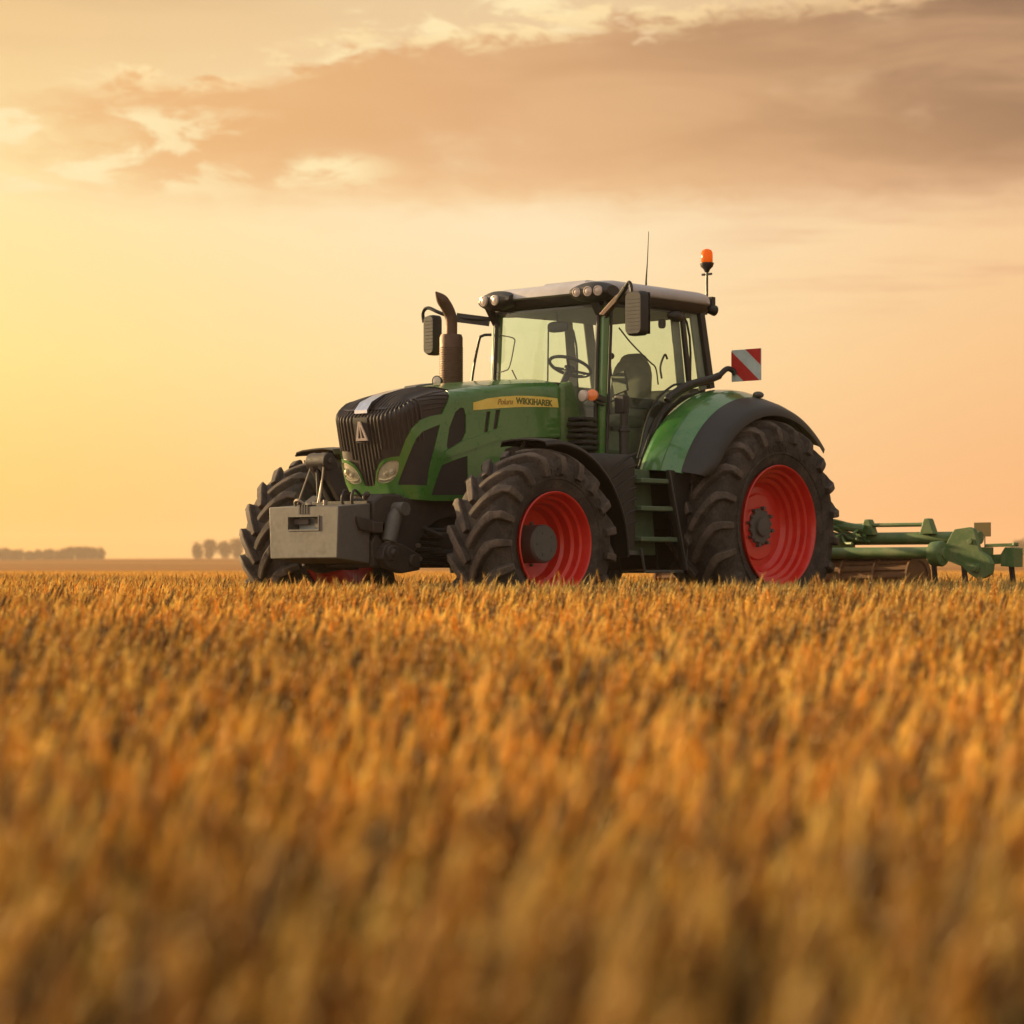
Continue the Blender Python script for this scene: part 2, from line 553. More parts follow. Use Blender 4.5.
M_['white'] = surf('reflective_white', (0.50, 0.60, 0.63), 0.35, dust=0.2, dust_col=(0.42, 0.46, 0.45), scale=15)
M_['redsign'] = surf('reflective_red', (0.50, 0.012, 0.015), 0.35, dust=0.15, dust_col=(0.36, 0.04, 0.03), scale=15)
M_['orange'] = surf('indicator_orange', (0.85, 0.22, 0.05), 0.25, coat=0.6)
M_['lens'] = surf('lamp_lens', (0.60, 0.50, 0.44), 0.3, metal=0.0, dust=0.1, scale=25, coat=0.25)
M_['reflector'] = surf('lamp_reflector', (0.80, 0.74, 0.62), 0.25, metal=0.10, dust=0.30, dust_col=(0.42, 0.36, 0.26), scale=22)
M_['signback'] = surf('old_yellow_plate', (0.15, 0.10, 0.02), 0.6, dust=0.5, dust_col=(0.10, 0.07, 0.03), scale=20)
M_['apron'] = surf('dusty_roller_steel', (0.20, 0.095, 0.040), 0.75, dust=0.7, dust_col=(0.28, 0.15, 0.065), scale=6)
M_['amber'] = glass_mat('amber_lens', (0.95, 0.25, 0.02))
M_['glass'] = glass_mat('cab_glass', (0.865, 0.965, 0.885))
M_['clear'] = glass_mat('clear_lens', (0.93, 0.93, 0.90), 1.0)

def amber():
    m, N, out = new_mat('amber_plastic')
    b = N.n('ShaderNodeBsdfPrincipled')
    b.inputs['Base Color'].default_value = (1.0, 0.26, 0.01, 1)
    b.inputs['Roughness'].default_value = 0.15
    b.inputs['Subsurface Weight'].default_value = 0.6
    b.inputs['Subsurface Radius'].default_value = (0.06, 0.02, 0.005)
    t = N.n('ShaderNodeBsdfTranslucent')
    t.inputs[0].default_value = (1.0, 0.42, 0.04, 1)
    mx = N.n('ShaderNodeMixShader')
    mx.inputs[0].default_value = 0.5
    N.put(mx.inputs[1], b.outputs[0]); N.put(mx.inputs[2], t.outputs[0])
    N.put(out.inputs[0], mx.outputs[0])
    return m
M_['amber'] = amber()

# ------------------------------------------------------------------ terrain
def sstep(x, a, b):
    t = np.clip((x-a)/(b-a), 0, 1)
    return t*t*(3-2*t)


def ground_z(x, y):
    """height of the soil: a slight dip before the camera, level round the tractor, level field beyond"""
    x = np.asarray(x, float); y = np.asarray(y, float)
    z = -0.17*(1-sstep(y, 2.0, 15.0))
    z = z + 0.012*np.sin(x*0.7+1.3)*np.sin(y*0.45+0.4)
    return z


def ground_mat():
    m, N, out = new_mat('field_soil')
    tc = N.n('ShaderNodeTexCoord')
    ob = tc.outputs['Object']
    n1 = N.noise(ob, 0.35, 8, 0.65)
    n2 = N.noise(ob, 14.0, 6, 0.7)
    c = N.mix(N.sm(n1, 0.35, 0.65), (0.13, 0.075, 0.032), (0.20, 0.115, 0.045))
    c = N.mix(N.sm(n2, 0.45, 0.6), c, (0.26, 0.16, 0.065))
    b = N.n('ShaderNodeBsdfDiffuse')
    N.put(b.inputs[0], c)
    N.put(out.inputs[0], b.outputs[0])
    return m


def hill_mat():
    m, N, out = new_mat('stubble_hill')
    tc = N.n('ShaderNodeTexCoord')
    mp = N.n('ShaderNodeMapping')
    mp.inputs['Scale'].default_value = (0.004, 0.02, 0.02)
    N.put(mp.inputs[0], tc.outputs['Object'])
    n1 = N.noise(mp.outputs[0], 1.0, 6, 0.6)
    c = N.mix(N.sm(n1, 0.35, 0.65), (0.19, 0.080, 0.022), (0.30, 0.14, 0.040))
    b = N.n('ShaderNodeBsdfDiffuse')
    N.put(b.inputs[0], c)
    N.put(out.inputs[0], b.outputs[0])
    return m


def build_ground():
    ys = np.concatenate([np.linspace(-12, 34, 70), np.geomspace(36, 420, 26)])
    xs = np.concatenate([-np.geomspace(500, 14, 16), np.linspace(-12, 12, 41), np.geomspace(14, 500, 16)])
    X, Y = np.meshgrid(xs, ys)
    Z = ground_z(X, Y)
    mb = MB()
    mb.grid([[(X[i, j], Y[i, j], Z[i, j]) for j in range(len(xs))] for i in range(len(ys))])
    tag(mb.build('ground', ground_mat(), fixn=False, smooth=60), kind='structure')
    # far stubble field that rises to a low ridge
    ys = np.concatenate([np.array([419.0]), np.linspace(440, 1500, 30), np.linspace(1600, 4200, 8)])
    xs = np.linspace(-2200, 2200, 90)
    mb = MB()
    P = []
    for y in ys:
        row = []
        for x in xs:
            ridge = 5.6+0.8*math.sin(x*0.009+1.0)+0.45*math.sin(x*0.031)+3.2*float(sstep(x, 120, 420))
            z = ridge*float(sstep(y, 430, 1150))-ridge*float(sstep(y, 1300, 2600))
            row.append((x, y, z-0.02))
        P.append(row)
    mb.grid(P)
    tag(mb.build('hill', hill_mat(), fixn=False, smooth=60), kind='structure')
    return


build_ground()

# ------------------------------------------------------------------ tractor
TH = math.radians(48.05)
T_ORG = (1.40, 25.5, 0.0)
tractor = empty('tractor', T_ORG, math.radians(228.05))
tag(tractor, 'green farm tractor with red wheel rims and a glazed cab, standing in the wheat', 'tractor')

# ---- wheels
def tyre_profile(R, W, rb):
    """half profile from crown to bead: (y, r)"""
    Rc = R-0.058
    return [(0.0, Rc), (0.22*W, Rc-0.006), (0.36*W, Rc-0.018), (0.44*W, Rc-0.045), (0.475*W, Rc-0.085), (0.50*W, Rc-0.15),
            (0.505*W, (Rc+rb)/2+0.01), (0.485*W, rb+0.09), (0.45*W, rb+0.03), (0.42*W, rb+0.004)]


def make_tyre(R, W, rb, nl, parent):
    half = tyre_profile(R, W, rb)
    mb = MB()
    prof = [(-y, r) for y, r in half[::-1]]+half[1:]
    mb.lathe(prof+[(0.38*W, rb+0.002), (-0.38*W, rb+0.002)], 96, closed=True)
    # arc-length table for the half profile
    L = [0.0]
    for a, b in zip(half, half[1:]):
        L.append(L[-1]+math.hypot(b[0]-a[0], b[1]-a[1]))
    def S(q, sg):
        q = max(0, min(q, L[-1]-1e-4))
        i = max(k for k in range(len(L)-1) if L[k] <= q)
        t = (q-L[i])/(L[i+1]-L[i])
        a, b = half[i], half[i+1]
        y, r = a[0]+(b[0]-a[0])*t, a[1]+(b[1]-a[1])*t
        dy, dr = b[0]-a[0], b[1]-a[1]
        l = math.hypot(dy, dr)
        ny, nr = -dr/l, dy/l
        ny = 0.35*ny if q < L[3] else ny
        return sg*y, r, sg*ny, nr
    rr = random.Random(3)
    qs = L[3]                                   # shoulder
    qe = L[5]+0.015
    A = 0.34*W/0.6
    for sg in (1, -1):
        for i in range(nl):
            ph0 = 2*PI*(i+(0.5 if sg < 0 else 0))/nl
            n = 13
            rings = []
            for k in range(n):
                t = k/(n-1)
                q = 0.012+(qe-0.012)*t
                ts = min(1, q/qs)
                a = -A*(1-ts)**1.25
                hb = 0.040+0.010*ts            # half widths
                ht = 0.026+0.010*ts
                h = 0.066*(1-0.22*max(0, (q-qs)/(qe-qs))**1.5)
                if k == 0:
                    h *= 0.93
                y, r, ny, nr = S(q, sg)
                da = 1.25*A*(1-ts)**0.25/qs if ts < 1 else 0
                # direction of the lug in (q, a); its normal lies across it
                tl = math.hypot(1, da)
                nq, na = -da/tl, 1/tl
                row = []
                for wd, hh in ((-hb, -0.012), (-ht-0.004, h*0.86), (-ht+0.006, h), (ht-0.006, h), (ht+0.004, h*0.86), (hb, -0.012)):
                    q2 = q+nq*wd*(1 if ts < 1 else 0)
                    y2, r2, ny2, nr2 = S(max(q2, -0.0), sg)
                    phi = ph0+(a+na*wd)/R
                    rad = r2+nr2*hh
                    yy = y2+ny2*hh+rr.uniform(-1, 1)*0.0015
                    row.append((rad*math.cos(phi), yy, rad*math.sin(phi)))
                rings.append(row)
            vs = [p for r_ in rings for p in r_]
            fs = []
            for k in range(n-1):
                for j in range(5):
                    fs.append((k*6+j, k*6+j+1, (k+1)*6+j+1, (k+1)*6+j))
            fs.append((0, 1, 2, 3, 4, 5)); fs.append(tuple((n-1)*6+j for j in (5, 4, 3, 2, 1, 0)))
            mb.add(vs, fs)
            for j in range(len(fs)):
                if j < (n-1)*5 and j % 5 in (1, 2, 3):
                    mb.mi[len(mb.mi)-len(fs)+j] = 1
    # raised ring and worn oval marks on the outer sidewall
    for ysg in (1, -1):
        mb.lathe([(ysg*0.497*W, rb+0.115), (ysg*0.512*W, rb+0.120), (ysg*0.512*W, rb+0.128), (ysg*0.497*W, rb+0.133)], 96)
        rm = rb+0.185
        for deg, hw, hh in ((156, .030, .042), (145, .042, .046), (131, .042, .044), (122, .010, .042), (116, .034, .044), (96, .014, .034), (90, .024, .034), (82, .024, .030), (75, .012, .030), (300, .04, .045), (288, .04, .045), (276, .04, .045)):
            a0 = math.radians(deg)
            pts = []
            for k in range(17):
                t = 2*PI*k/16
                r2 = rm+hh*math.sin(t)
                ph = a0+hw*math.cos(t)/rm
                y2 = 0.508*W
                pts.append((r2*math.cos(ph), ysg*y2, r2*math.sin(ph)))
            mb.tube(pts, 0.008, 5, caps=False)
    return mb.build('tyre', [M_['rubber'], M_['worn']], parent, smooth=38, fixn=True)


def make_rim(prof_out, yin, rb, parent):
    """lathe from outer flange into the dish; then the hidden inner barrel"""
    mb = MB()
    y0 = prof_out[-1][0]
    inner = [(y0-0.02, prof_out[-1][1]), (y0-0.02, rb-0.12), (yin+0.05, rb-0.06), (yin, rb-0.03), (yin, rb+0.01), (yin+0.02, rb+0.012), (yin+0.05, rb-0.012)]
    back = [(prof_out[1][0]-0.05, rb-0.015)]
    mb.lathe(prof_out+inner+back, 80, closed=True)
    return mb.build('rim', M_['red'], parent, smooth=30)


def bolts(mb, n, r, y0, y1, rad, a0=0.0):
    for i in range(n):
        a = a0+2*PI*i/n
        mb.lathe([(y0, 0.0), (y0, rad), (y1, rad), (y1, 0.0)], 6, org=(r*math.cos(a), 0, r*math.sin(a)))


def make_wheel(side, x, yc, R, zc, W, rb, nl, rear, steer=0.0):
    wh = empty('wheel', (x, yc*side, zc), steer, tractor)
    make_tyre(R, W, rb, nl, wh)
    s = side
    yo = 0.485*W
    if rear:
        pr = [(yo-.06, rb-.012), (yo-.012, rb), (yo, rb+.012), (yo+.006, rb+.005), (yo, rb-.008), (yo-.03, rb-.022), (yo-.075, rb-.030), (yo-.085, rb-.058), (yo-.135, rb-.064), (yo-.15, rb-.098),
              (yo-.20, rb-.106), (yo-.215, rb-.145), (yo-.25, rb-.155), (yo-.285, rb-.20), (yo-.285, .335), (yo-.262, .315), (yo-.262, .20), (yo-.255, .19), (yo-.255, .10)]
    else:
        pr = [(yo-.06, rb-.012), (yo-.012, rb), (yo, rb+.012), (yo+.006, rb+.005), (yo, rb-.008), (yo-.03, rb-.020), (yo-.08, rb-.028), (yo-.09, rb-.050), (yo-.15, rb-.056), (yo-.165, rb-.085),
              (yo-.24, rb-.092), (yo-.26, rb-.12), (yo-.34, rb-.14), (yo-.37, .24), (yo-.36, .10)]
    if s < 0:
        pr = [(-a, b) for a, b in pr]
    make_rim_ = MB()
    y0 = pr[-1][0]
    inn = [(y0-.02*s, pr[-1][1]), (y0-.03*s, rb-.16), (-(yo-.05)*s, rb-.06), (-yo*s, rb-.03), (-yo*s, rb+.01), (-(yo-.02)*s, rb+.012), (-(yo-.05)*s, rb-.012)]
    make_rim_.lathe(pr+inn, 84, closed=True)
    make_rim_.build('rim', M_['red'], wh, smooth=28)
    hb = MB()
    if rear:
        hb.lathe([(s*(yo-.30), .165), (s*(yo-.235), .165), (s*(yo-.228), .155), (s*(yo-.228), .10), (s*(yo-.20), .09), (s*(yo-.19), .0)], 40)
        bolts(hb, 8, .185, s*(yo-.27), s*(yo-.215), .021, 0.2)
        for i in range(8):
            a = 0.2+2*PI*(i+.5)/8
            hb.ball((.165*math.cos(a), s*(yo-.245), .165*math.sin(a)), .022, 8, 6)
    else:
        hb.lathe([(s*(yo-.42), .17), (s*(yo-.15), .17), (s*(yo-.135), .158), (s*(yo-.128), .15), (s*(yo-.128), .0)], 40)
        bolts(hb, 10, .195, s*(yo-.38), s*(yo-.345), .016)
        bolts(hb, 5, .10, s*(yo-.13), s*(yo-.122), .012)
    hb.build('hub', [M_['hub']], wh, smooth=35)
    return wh

YF, YR = 1.35, 1.32
for sd in (1, -1):
    make_wheel(sd, 3.32, YF, 0.84, 0.83, 0.58, 0.450, 19, False, math.radians(-2.5))
    make_wheel(sd, 0.0, YR, 1.05, 1.025, 0.66, 0.590, 21, True)

# ---- hood: outline in plan with rounded nose corners, mapped by (s, v)
HW, HRC, HXF, HRT = .46, .25, 3.965, .065
HFL = HW-HRC
HARC = HRC*PI/2
TX = [1.0, 1.95, 2.4, 3.0, 3.6, 3.9, 4.18, 4.4]
TZ = [2.39, 2.37, 2.34, 2.28, 2.19, 2.115, 1.985, 1.90]
def topz(x):
    return float(np.interp(x, TX, TZ))
def hlean(x, z):
    k = max(0, min(1, (z-1.23)/.9))
    return .20*k*max(0, (x-3.1)/(HXF-3.1))
def hplan(s):
    a = abs(s); sg = 1 if s >= 0 else -1
    if a <= HFL:
        x, y, nx, ny = HXF, a, 1, 0
    elif a <= HFL+HARC:
        t = (a-HFL)/HRC
        x = HXF-HRC+HRC*math.cos(t); y = HFL+HRC*math.sin(t); nx, ny = math.cos(t), math.sin(t)
    else:
        x = HXF-HRC-(a-HFL-HARC); y = HW; nx, ny = 0, 1
    return x, sg*y, nx, sg*ny
def HM(s, v, off=0.0):
    x, y, nx, ny = hplan(s)
    T = topz(x+hlean(x, 2.1))
    if v <= T-HRT:
        z = v; i = 0; nz = 0; c = 1
    else:
        a = min(PI/2, (v-(T-HRT))/HRT)
        i = HRT*(1-math.cos(a)); z = T-HRT+HRT*math.sin(a); nz = math.sin(a); c = math.cos(a)
    return (x+hlean(x, z)-nx*i+nx*c*off, y-ny*i+ny*c*off, z+nz*off)
def sx(s):
    return 4.32-s        # x on the straight side
def htop(s, k=1.45):
    x = hplan(s)[0]
    return topz(x+hlean(x, 2.1))-HRT+k*HRT


def inside(p, poly):
    c = False
    n = len(poly)
    for i in range(n):
        (x1, y1), (x2, y2) = poly[i], poly[(i+1) % n]
        if (y1 > p[1]) != (y2 > p[1]) and p[0] < (x2-x1)*(p[1]-y1)/(y2-y1)+x1:
            c = not c
    return c


def densify(poly, step=.03):
    out = []
    for i in range(len(poly)):
        a, b = poly[i], poly[(i+1) % len(poly)]
        n = max(1, int(math.hypot(b[0]-a[0], b[1]-a[1])/step))
        out += [(a[0]+(b[0]-a[0])*k/n, a[1]+(b[1]-a[1])*k/n) for k in range(n)]
    return out


def rounded(poly, k=4, amt=.28):
    """chaikin-like rounding of polygon corners"""
    for _ in range(2):
        out = []
        n = len(poly)
        for i in range(n):
            a, b = poly[i], poly[(i+1) % n]
            out.append((a[0]+(b[0]-a[0])*amt*.8, a[1]+(b[1]-a[1])*amt*.8))
            out.append((b[0]-(b[0]-a[0])*amt*.8, b[1]-(b[1]-a[1])*amt*.8))
        poly = out
    return poly


def panel(mb, outline, holes, lo, hi, fm, mirror=False, step=.035):
    """plate with holes over a curved surface: fm(s, v, off) -> point"""
    rings = [densify(outline)]+[densify(h) for h in holes]
    vs, es = [], []
    for r in rings:
        b = len(vs)
        vs += [Vector(p) for p in r]
        es += [(b+i, b+(i+1) % len(r)) for i in range(len(r))]
    nb = len(vs)
    x0 = min(p[0] for p in outline); x1 = max(p[0] for p in outline)
    y0 = min(p[1] for p in outline); y1 = max(p[1] for p in outline)
    i = x0+step/2
    while i < x1:
        j = y0+step/2
        while j < y1:
            p = (i, j)
            if inside(p, outline) and not any(inside(p, h) for h in holes):
                vs.append(Vector(p))
            j += step
        i += step
    v2, e2, f2, _, _, _ = geometry.delaunay_2d_cdt(vs, es, [], 0, 1e-5)
    tri = []
    for f in f2:
        c = sum((v2[k] for k in f), Vector((0, 0)))/len(f)
        if inside(c, rings[0]) and not any(inside(c, h) for h in rings[1:]):
            tri.append(tuple(f))
    cnt = {}
    for f in tri:
        for a, b in zip(f, f[1:]+f[:1]):
            cnt[(a, b)] = cnt.get((a, b), 0)+1
    for sg in ((1, -1) if mirror else (1,)):
        n = len(v2)
        V = []
        for off in (lo, hi):
            for p in v2:
                q = fm(p[0], p[1], off)
                V.append((q[0], q[1]*sg, q[2]))
        F = [tuple(n+i for i in f) for f in tri]+[f[::-1] for f in tri]
        for (a, b) in cnt:
            if (b, a) not in cnt:
                F.append((a, b, n+b, n+a))
        mb.add(V, F)
    return mb


PA = [(.325, 1.36), (.335, 1.39), (.412, 1.545), (.482, 1.688), (.530, 1.775), (.599, 1.838), (.709, 1.879), (.800, 1.910), (.709, 1.678), (.626, 1.496), (.585, 1.357)]
PB = [(.858, 1.72), (.90, 1.884), (.976, 2.032), (1.04, 2.078), (1.072, 2.07), (1.092, 1.998), (1.089, 1.857), (1.04, 1.773), (.87, 1.690)]
PC = [(.785, 1.545), (.97, 1.605), (1.10, 1.64), (1.10, 1.284), (.62, 1.270), (.668, 1.354)]
PHL = rounded([(.09+(a-.033)*.828, b) for a, b in [(.033, 1.391), (.067, 1.465), (.126, 1.525), (.221, 1.565), (.293, 1.578), (.364, 1.572), (.343, 1.492), (.302, 1.427), (.237, 1.387), (.136, 1.374)]])
SL1 = [(1.345, 2.055), (1.40, 2.06), (1.365, 1.872), (1.31, 1.86)]
SL2 = [(1.47, 2.076), (1.535, 2.083), (1.492, 1.905), (1.435, 1.895)]

# inner shell (dark), full height, both sides: it carries the grille and the vents
shell = MB()
ss = [i*.02 for i in range(0, 32)]+[.62+.06*i for i in range(0, 31)]
for sg in (1, -1):
    P = []
    for s_ in ss:
        if s_ > 2.37: s_ = 2.37
        t = htop(s_, PI/2)
        vs_ = [1.25+(t-HRT*PI/2-1.25)*k/8 for k in range(9)]+[t-HRT*PI/2+HRT*PI/2*k/5 for k in range(1, 6)]
        P.append([tuple(c*(sg if q == 1 else 1) for q, c in enumerate(HM(s_, v))) for v in vs_])
    shell.grid(P, flip=sg < 0)
hood = shell.build('grille', M_['grille'], tractor, smooth=40)

# lid
def hw_at(x):
    """half width of the lid at x"""
    xf = HXF+.20
    lo, hi = 0.0, 2.37
    best = HW-HRT
    if x > 3.6:
        for k in range(200):
            s_ = 2.0*(200-k)/200
            px, py, pz = HM(s_, 99)
            if px > x:
                break
            best = py
        return max(.0, best)
    return best
def lid_z(x, y, hw):
    return topz(x)+.05*(1-(min(1, abs(y)/max(hw, .01)))**2)
def lid(x0, x1, off, wf=1.0, nx=14, ny=12):
    P = []
    for i in range(nx+1):
        x = x0+(x1-x0)*i/nx
        h = HW-HRT
        row = []
        for j in range(ny+1):
            y = h*(-1+2*j/ny)*wf
            row.append((x, y, lid_z(x, y, h)+off))
        P.append(row)
    return P
def lid_front():
    """dark part of the lid, closing the rounded nose"""
    P = []
    for i in range(19):
        u = i/18
        row = []
        for j in range(17):
            t = -1+2*j/16
            # interpolate between the rim curve of the nose and the straight line x = 3.38
            s_ = abs(t)*0.95
            px, py, pz = HM(s_, 99)
            q = 3.37
            x = px+(q-px)*u
            yq = (HW-HRT)*abs(t)
            y = (py+(yq-py)*min(1, u*2.2))*(1 if t >= 0 else -1)
            hw = HW-HRT
            k = min(1, u*3)
            z = pz*(1-k)+lid_z(x, y, hw)*k if False else topz(x)+.05*(1-(min(1, abs(y)/hw))**2)*min(1, u*3)
            row.append((x, y, z))
        P.append(row)
    return P
lf = MB()
lf.grid(lid_front())
# ribs that climb the nose and run back over it
for k in range(-14, 15):
    s0 = k*.043
    lowv = 1.33 if abs(s0) < .07 else (1.50 if abs(s0) < .12 else 1.60 if abs(s0) < .20 else 1.68+.35*max(0, abs(s0)-.38))
    t = htop(s0, PI/2)
    pts = [HM(s0, lowv+(t-.02-lowv)*i/14, .004) for i in range(15)]
    px, py, pz = HM(s0, 99, .004)
    for i in range(1, 11):
        u = i/10
        x = px+(3.42-px)*u
        hwf = (HW-HRT)
        yt = py*(1.0+.0*u) if abs(py) < hwf*.98 else py
        pts.append((x, yt*(1-.08*u), topz(x)+.05*(1-(min(1, abs(yt)/hwf))**2)*min(1, u*3)+.004))
    lf.tube(pts, .0115, 6, flat=1.0)
# faint sweeps along the dark cheeks
for j in range(4):
    pts = [HM(.60+(.93-.60)*i/8, 2.02+.045*j*(1-.2*i/8)+.055*math.sin(i/8*1.5), .002) for i in range(9)]
    for sg in (1, -1):
        lf.tube([(p[0], p[1]*sg, p[2]) for p in pts], .006, 5)
lf.build('grille_ribs', M_['grille'], tractor, smooth=45)

gh = MB()
outl = [(0, 1.285), (0, 1.352), (.060, 1.360), (.080, 1.40), (.105, 1.478), (.160, 1.548), (.225, 1.588), (.30, 1.606), (.372, 1.612), (.439, 1.758), (.504, 1.865), (.586, 1.94), (.709, 1.982), (.832, 2.006), (.90, 2.12),
        (.935, 2.20), (.945, htop(.945, PI/2)-.001)]
outl += [(s_, htop(s_, PI/2)-.001) for s_ in (1.1, 1.3, 1.5, 1.8, 2.1, 2.37)]
outl += [(2.40, 1.862), (1.895, 1.80), (1.6, 1.72), (1.50, 1.45), (1.48, 1.26), (.953, 1.228), (.612, 1.220), (.351, 1.238), (.286, 1.285)]
panel(gh, outl, [PA, PB, PC, PHL, SL1, SL2], -.012, .016, HM, mirror=True)
gh.grid(lid(3.385, 1.95, .014, 1.03))
# band that sweeps from the nose over the front wheel
db = [(.80, 1.60), (.83, 1.672), (1.067, 1.780), (1.424, 1.885), (1.9, 1.935), (2.36, 1.935), (2.36, 1.862), (1.895, 1.842), (1.424, 1.785), (1.063, 1.675)]
panel(gh, db, [], .010, .032, HM, mirror=True)
gh.build('hood', M_['green'], tractor, smooth=35)

vm = MB()
for P_ in (PA, PB, PC):
    panel(vm, P_, [], .001, .006, HM, mirror=True)
vm.build('side_vent', M_['meshp'], tractor, smooth=30)

# headlights, one each side
for sg in (1, -1):
    rf = MB()
    f = lambda s_, v, o, sg=sg: (lambda q: (q[0], q[1]*sg, q[2]))(HM(s_, v, o))
    panel(rf, PHL, [], -.0, .004, f)
    for (s_, v, r) in ((.215, 1.462, .030), (.290, 1.492, .036)):
        c = f(s_, v, .008)
        a, b = Vector(f(s_, v, 0)), Vector(f(s_, v, .1))
        ax = (b-a).normalized()
        rf.cur = 0
        rf.lathe([(0.0, r*.95), (.010, r*.9), (.004, r*.6)], 18, org=c, axis=ax)
        rf.cur = 0
        rf.lathe([(.003, r*.55), (.016, r*.45), (.018, 0)], 18, org=c, axis=ax)
        rf.cur = 0
    rf.tube([f(s_, v, .010) for s_, v in ((.13, 1.415), (.19, 1.402), (.26, 1.412), (.31, 1.44))], .008, 6)
    hl = rf.build('headlight', [M_['reflector'], M_['hub']], tractor, smooth=40)
    g = MB()
    panel(g, PHL, [], .024, .027, f)
    g.build('lens', M_['clear'], hl, smooth=40)

# rear edge strip of the hood, black
bs = MB()
P = []
for k in range(22):
    v = 1.85+(htop(2.36, PI/2)-1.85)*k/21
    t = k/21
    sc_ = 2.39+.035*math.sin(t*PI)*1.0+.03*(1-t)
    P.append([HM(sc_-.035, v, .018), HM(sc_+.035, v, .018)])
for sg in (1, -1):
    Q = [[(p[0], p[1]*sg, p[2]) for p in r] for r in P]
    bs.sheet(Q, lambda p, i, j, sg=sg: (p[0], p[1]-.03*sg if i < 17 else p[1]-.01*sg, p[2]-(.03 if i >= 17 else 0)))
bs.build('edge_seal', M_['dark'], tractor, smooth=40)

# yellow decal with its lettering, both sides
stp = [(1.174, 2.060), (1.174, 2.130), (1.36, 2.178), (1.558, 2.204), (1.75, 2.222), (1.947, 2.230), (2.13, 2.232), (2.335, 2.228), (2.352, 2.142), (2.13, 2.136), (1.947, 2.128), (1.75, 2.116), (1.558, 2.099), (1.36, 2.080)]
yd = MB()
panel(yd, stp, [], .014, .019, HM, mirror=True)
decal = yd.build('decal_strip', M_['yellow'], tractor, smooth=30)

def lettering(name, txt, size, mat, parent, mw, depth=.002, sxs=1.0, shear=0.0, bold=0.0):
    cu = bpy.data.curves.new('lettering', 'FONT')
    cu.body = txt
    cu.size = size
    cu.extrude = depth
    cu.shear = shear
    cu.offset = bold
    cu.space_character = 1.0
    tmp = bpy.data.objects.new('tmp_text', cu)
    COL.objects.link(tmp)
    bpy.context.view_layer.update()
    me = bpy.data.meshes.new_from_object(tmp.evaluated_get(bpy.context.evaluated_depsgraph_get()))
    bpy.data.objects.remove(tmp)
    bpy.data.curves.remove(cu)
    for v in me.vertices:
        v.co.x *= sxs
    me.transform(mw)
    me.materials.clear()
    me.materials.append(mat)
    o = bpy.data.objects.new(name, me)
    COL.objects.link(o)
    o.parent = parent
    return o
# left side faces +Y: writing runs towards -X
def side_mat(x, z, sg, tilt=0.0):
    if sg > 0:
        R = Matrix(((-1, 0, 0), (0, 0, 1), (0, 1, 0))).to_4x4()
        R.translation = Vector((x, HW+.0205, z))
    else:
        R = Matrix(((1, 0, 0), (0, 0, -1), (0, 1, 0))).to_4x4()
        R.translation = Vector((x, -HW-.0205, z))
    return R @ Matrix.Rotation(tilt, 4, 'Z')
lettering('lettering', 'Poluru', .075, M_['ink2'], decal, side_mat(sx(1.49), 2.128, 1, .06), sxs=1.05, shear=.35)
lettering('lettering', 'WIKKIHAREK', .080, M_['ink'], decal, side_mat(sx(1.75), 2.150, 1, .0), sxs=1.06, bold=.0022)
lettering('lettering', 'Poluru', .075, M_['ink2'], decal, side_mat(sx(2.30), 2.158, -1, -.0), sxs=1.05, shear=.35)
lettering('lettering', 'WIKKIHAREK', .080, M_['ink'], decal, side_mat(sx(2.02), 2.150, -1, -.0), sxs=1.06, bold=.0022)

# emblem on the nose: a pale triangle with a darker stroke
em = MB()
def nose(y, v, off):
    q = HM(y, v, off)
    return q
tri = [(-.075, 1.76), (.075, 1.76), (.014, 1.93), (-.014, 1.93)]
panel(em, tri, [[(-.042, 1.782), (-.007, 1.782), (-.006, 1.88), (-.012, 1.88)], [(.042, 1.782), (.007, 1.782), (.006, 1.88), (.012, 1.88)]], .016, .030, lambda a, b, o: HM(a, b, o))
em.build('emblem', M_['lens'], tractor, smooth=30)
eb = MB()
panel(eb, [(-.09, 1.74), (.09, 1.74), (.09, 1.96), (-.09, 1.96)], [], .002, .017, HM)
eb.build('emblem_plate', M_['dark'], tractor, smooth=30)
ct = MB()
P = []
for i in range(10):
    u = i/9
    x = 4.06+(3.58-4.06)*u
    hwid = .075*(1-u*.55)
    P.append([(x, y, topz(x)+.05+.020) for y in (-hwid, 0, hwid)])
P.insert(0, [(4.125, -.08, topz(4.12)+.022), (4.125, 0, topz(4.12)+.022), (4.125, .08, topz(4.12)+.022)])
ct.sheet(P, lambda p, i, j: (p[0], p[1], p[2]-.03))
ct.build('nose_trim', M_['chrome'], tractor, smooth=30)
vt = MB()
vt.prism([(3.42, 2.24), (3.36, 2.30), (3.14, 2.335), (3.10, 2.28)], -.20, -.04)
vt.build('top_vent', M_['hub'], tractor, bevel=.008)

# ---- chassis, engine block and axle
ch = MB()
ch.box((1.5, -.34, .62), (3.6, .34, 1.25))
ch.box((-.5, -.42, .60), (1.6, .42, 1.45))
ch.box((2.1, -.30, 1.2), (3.7, .30, 1.95))
ch.box((2.2, -.43, 1.24), (2.9, .43, 1.55))
ch.lathe([(-1.0, .16), (-.45, .22), (.45, .22), (1.0, .16)], 24, org=(0, 0, 1.025))
ch.box((-.75, -.3, .7), (-.45, .3, 1.5))
ch.build('engine_block', M_['dark'], tractor, bevel=.02)
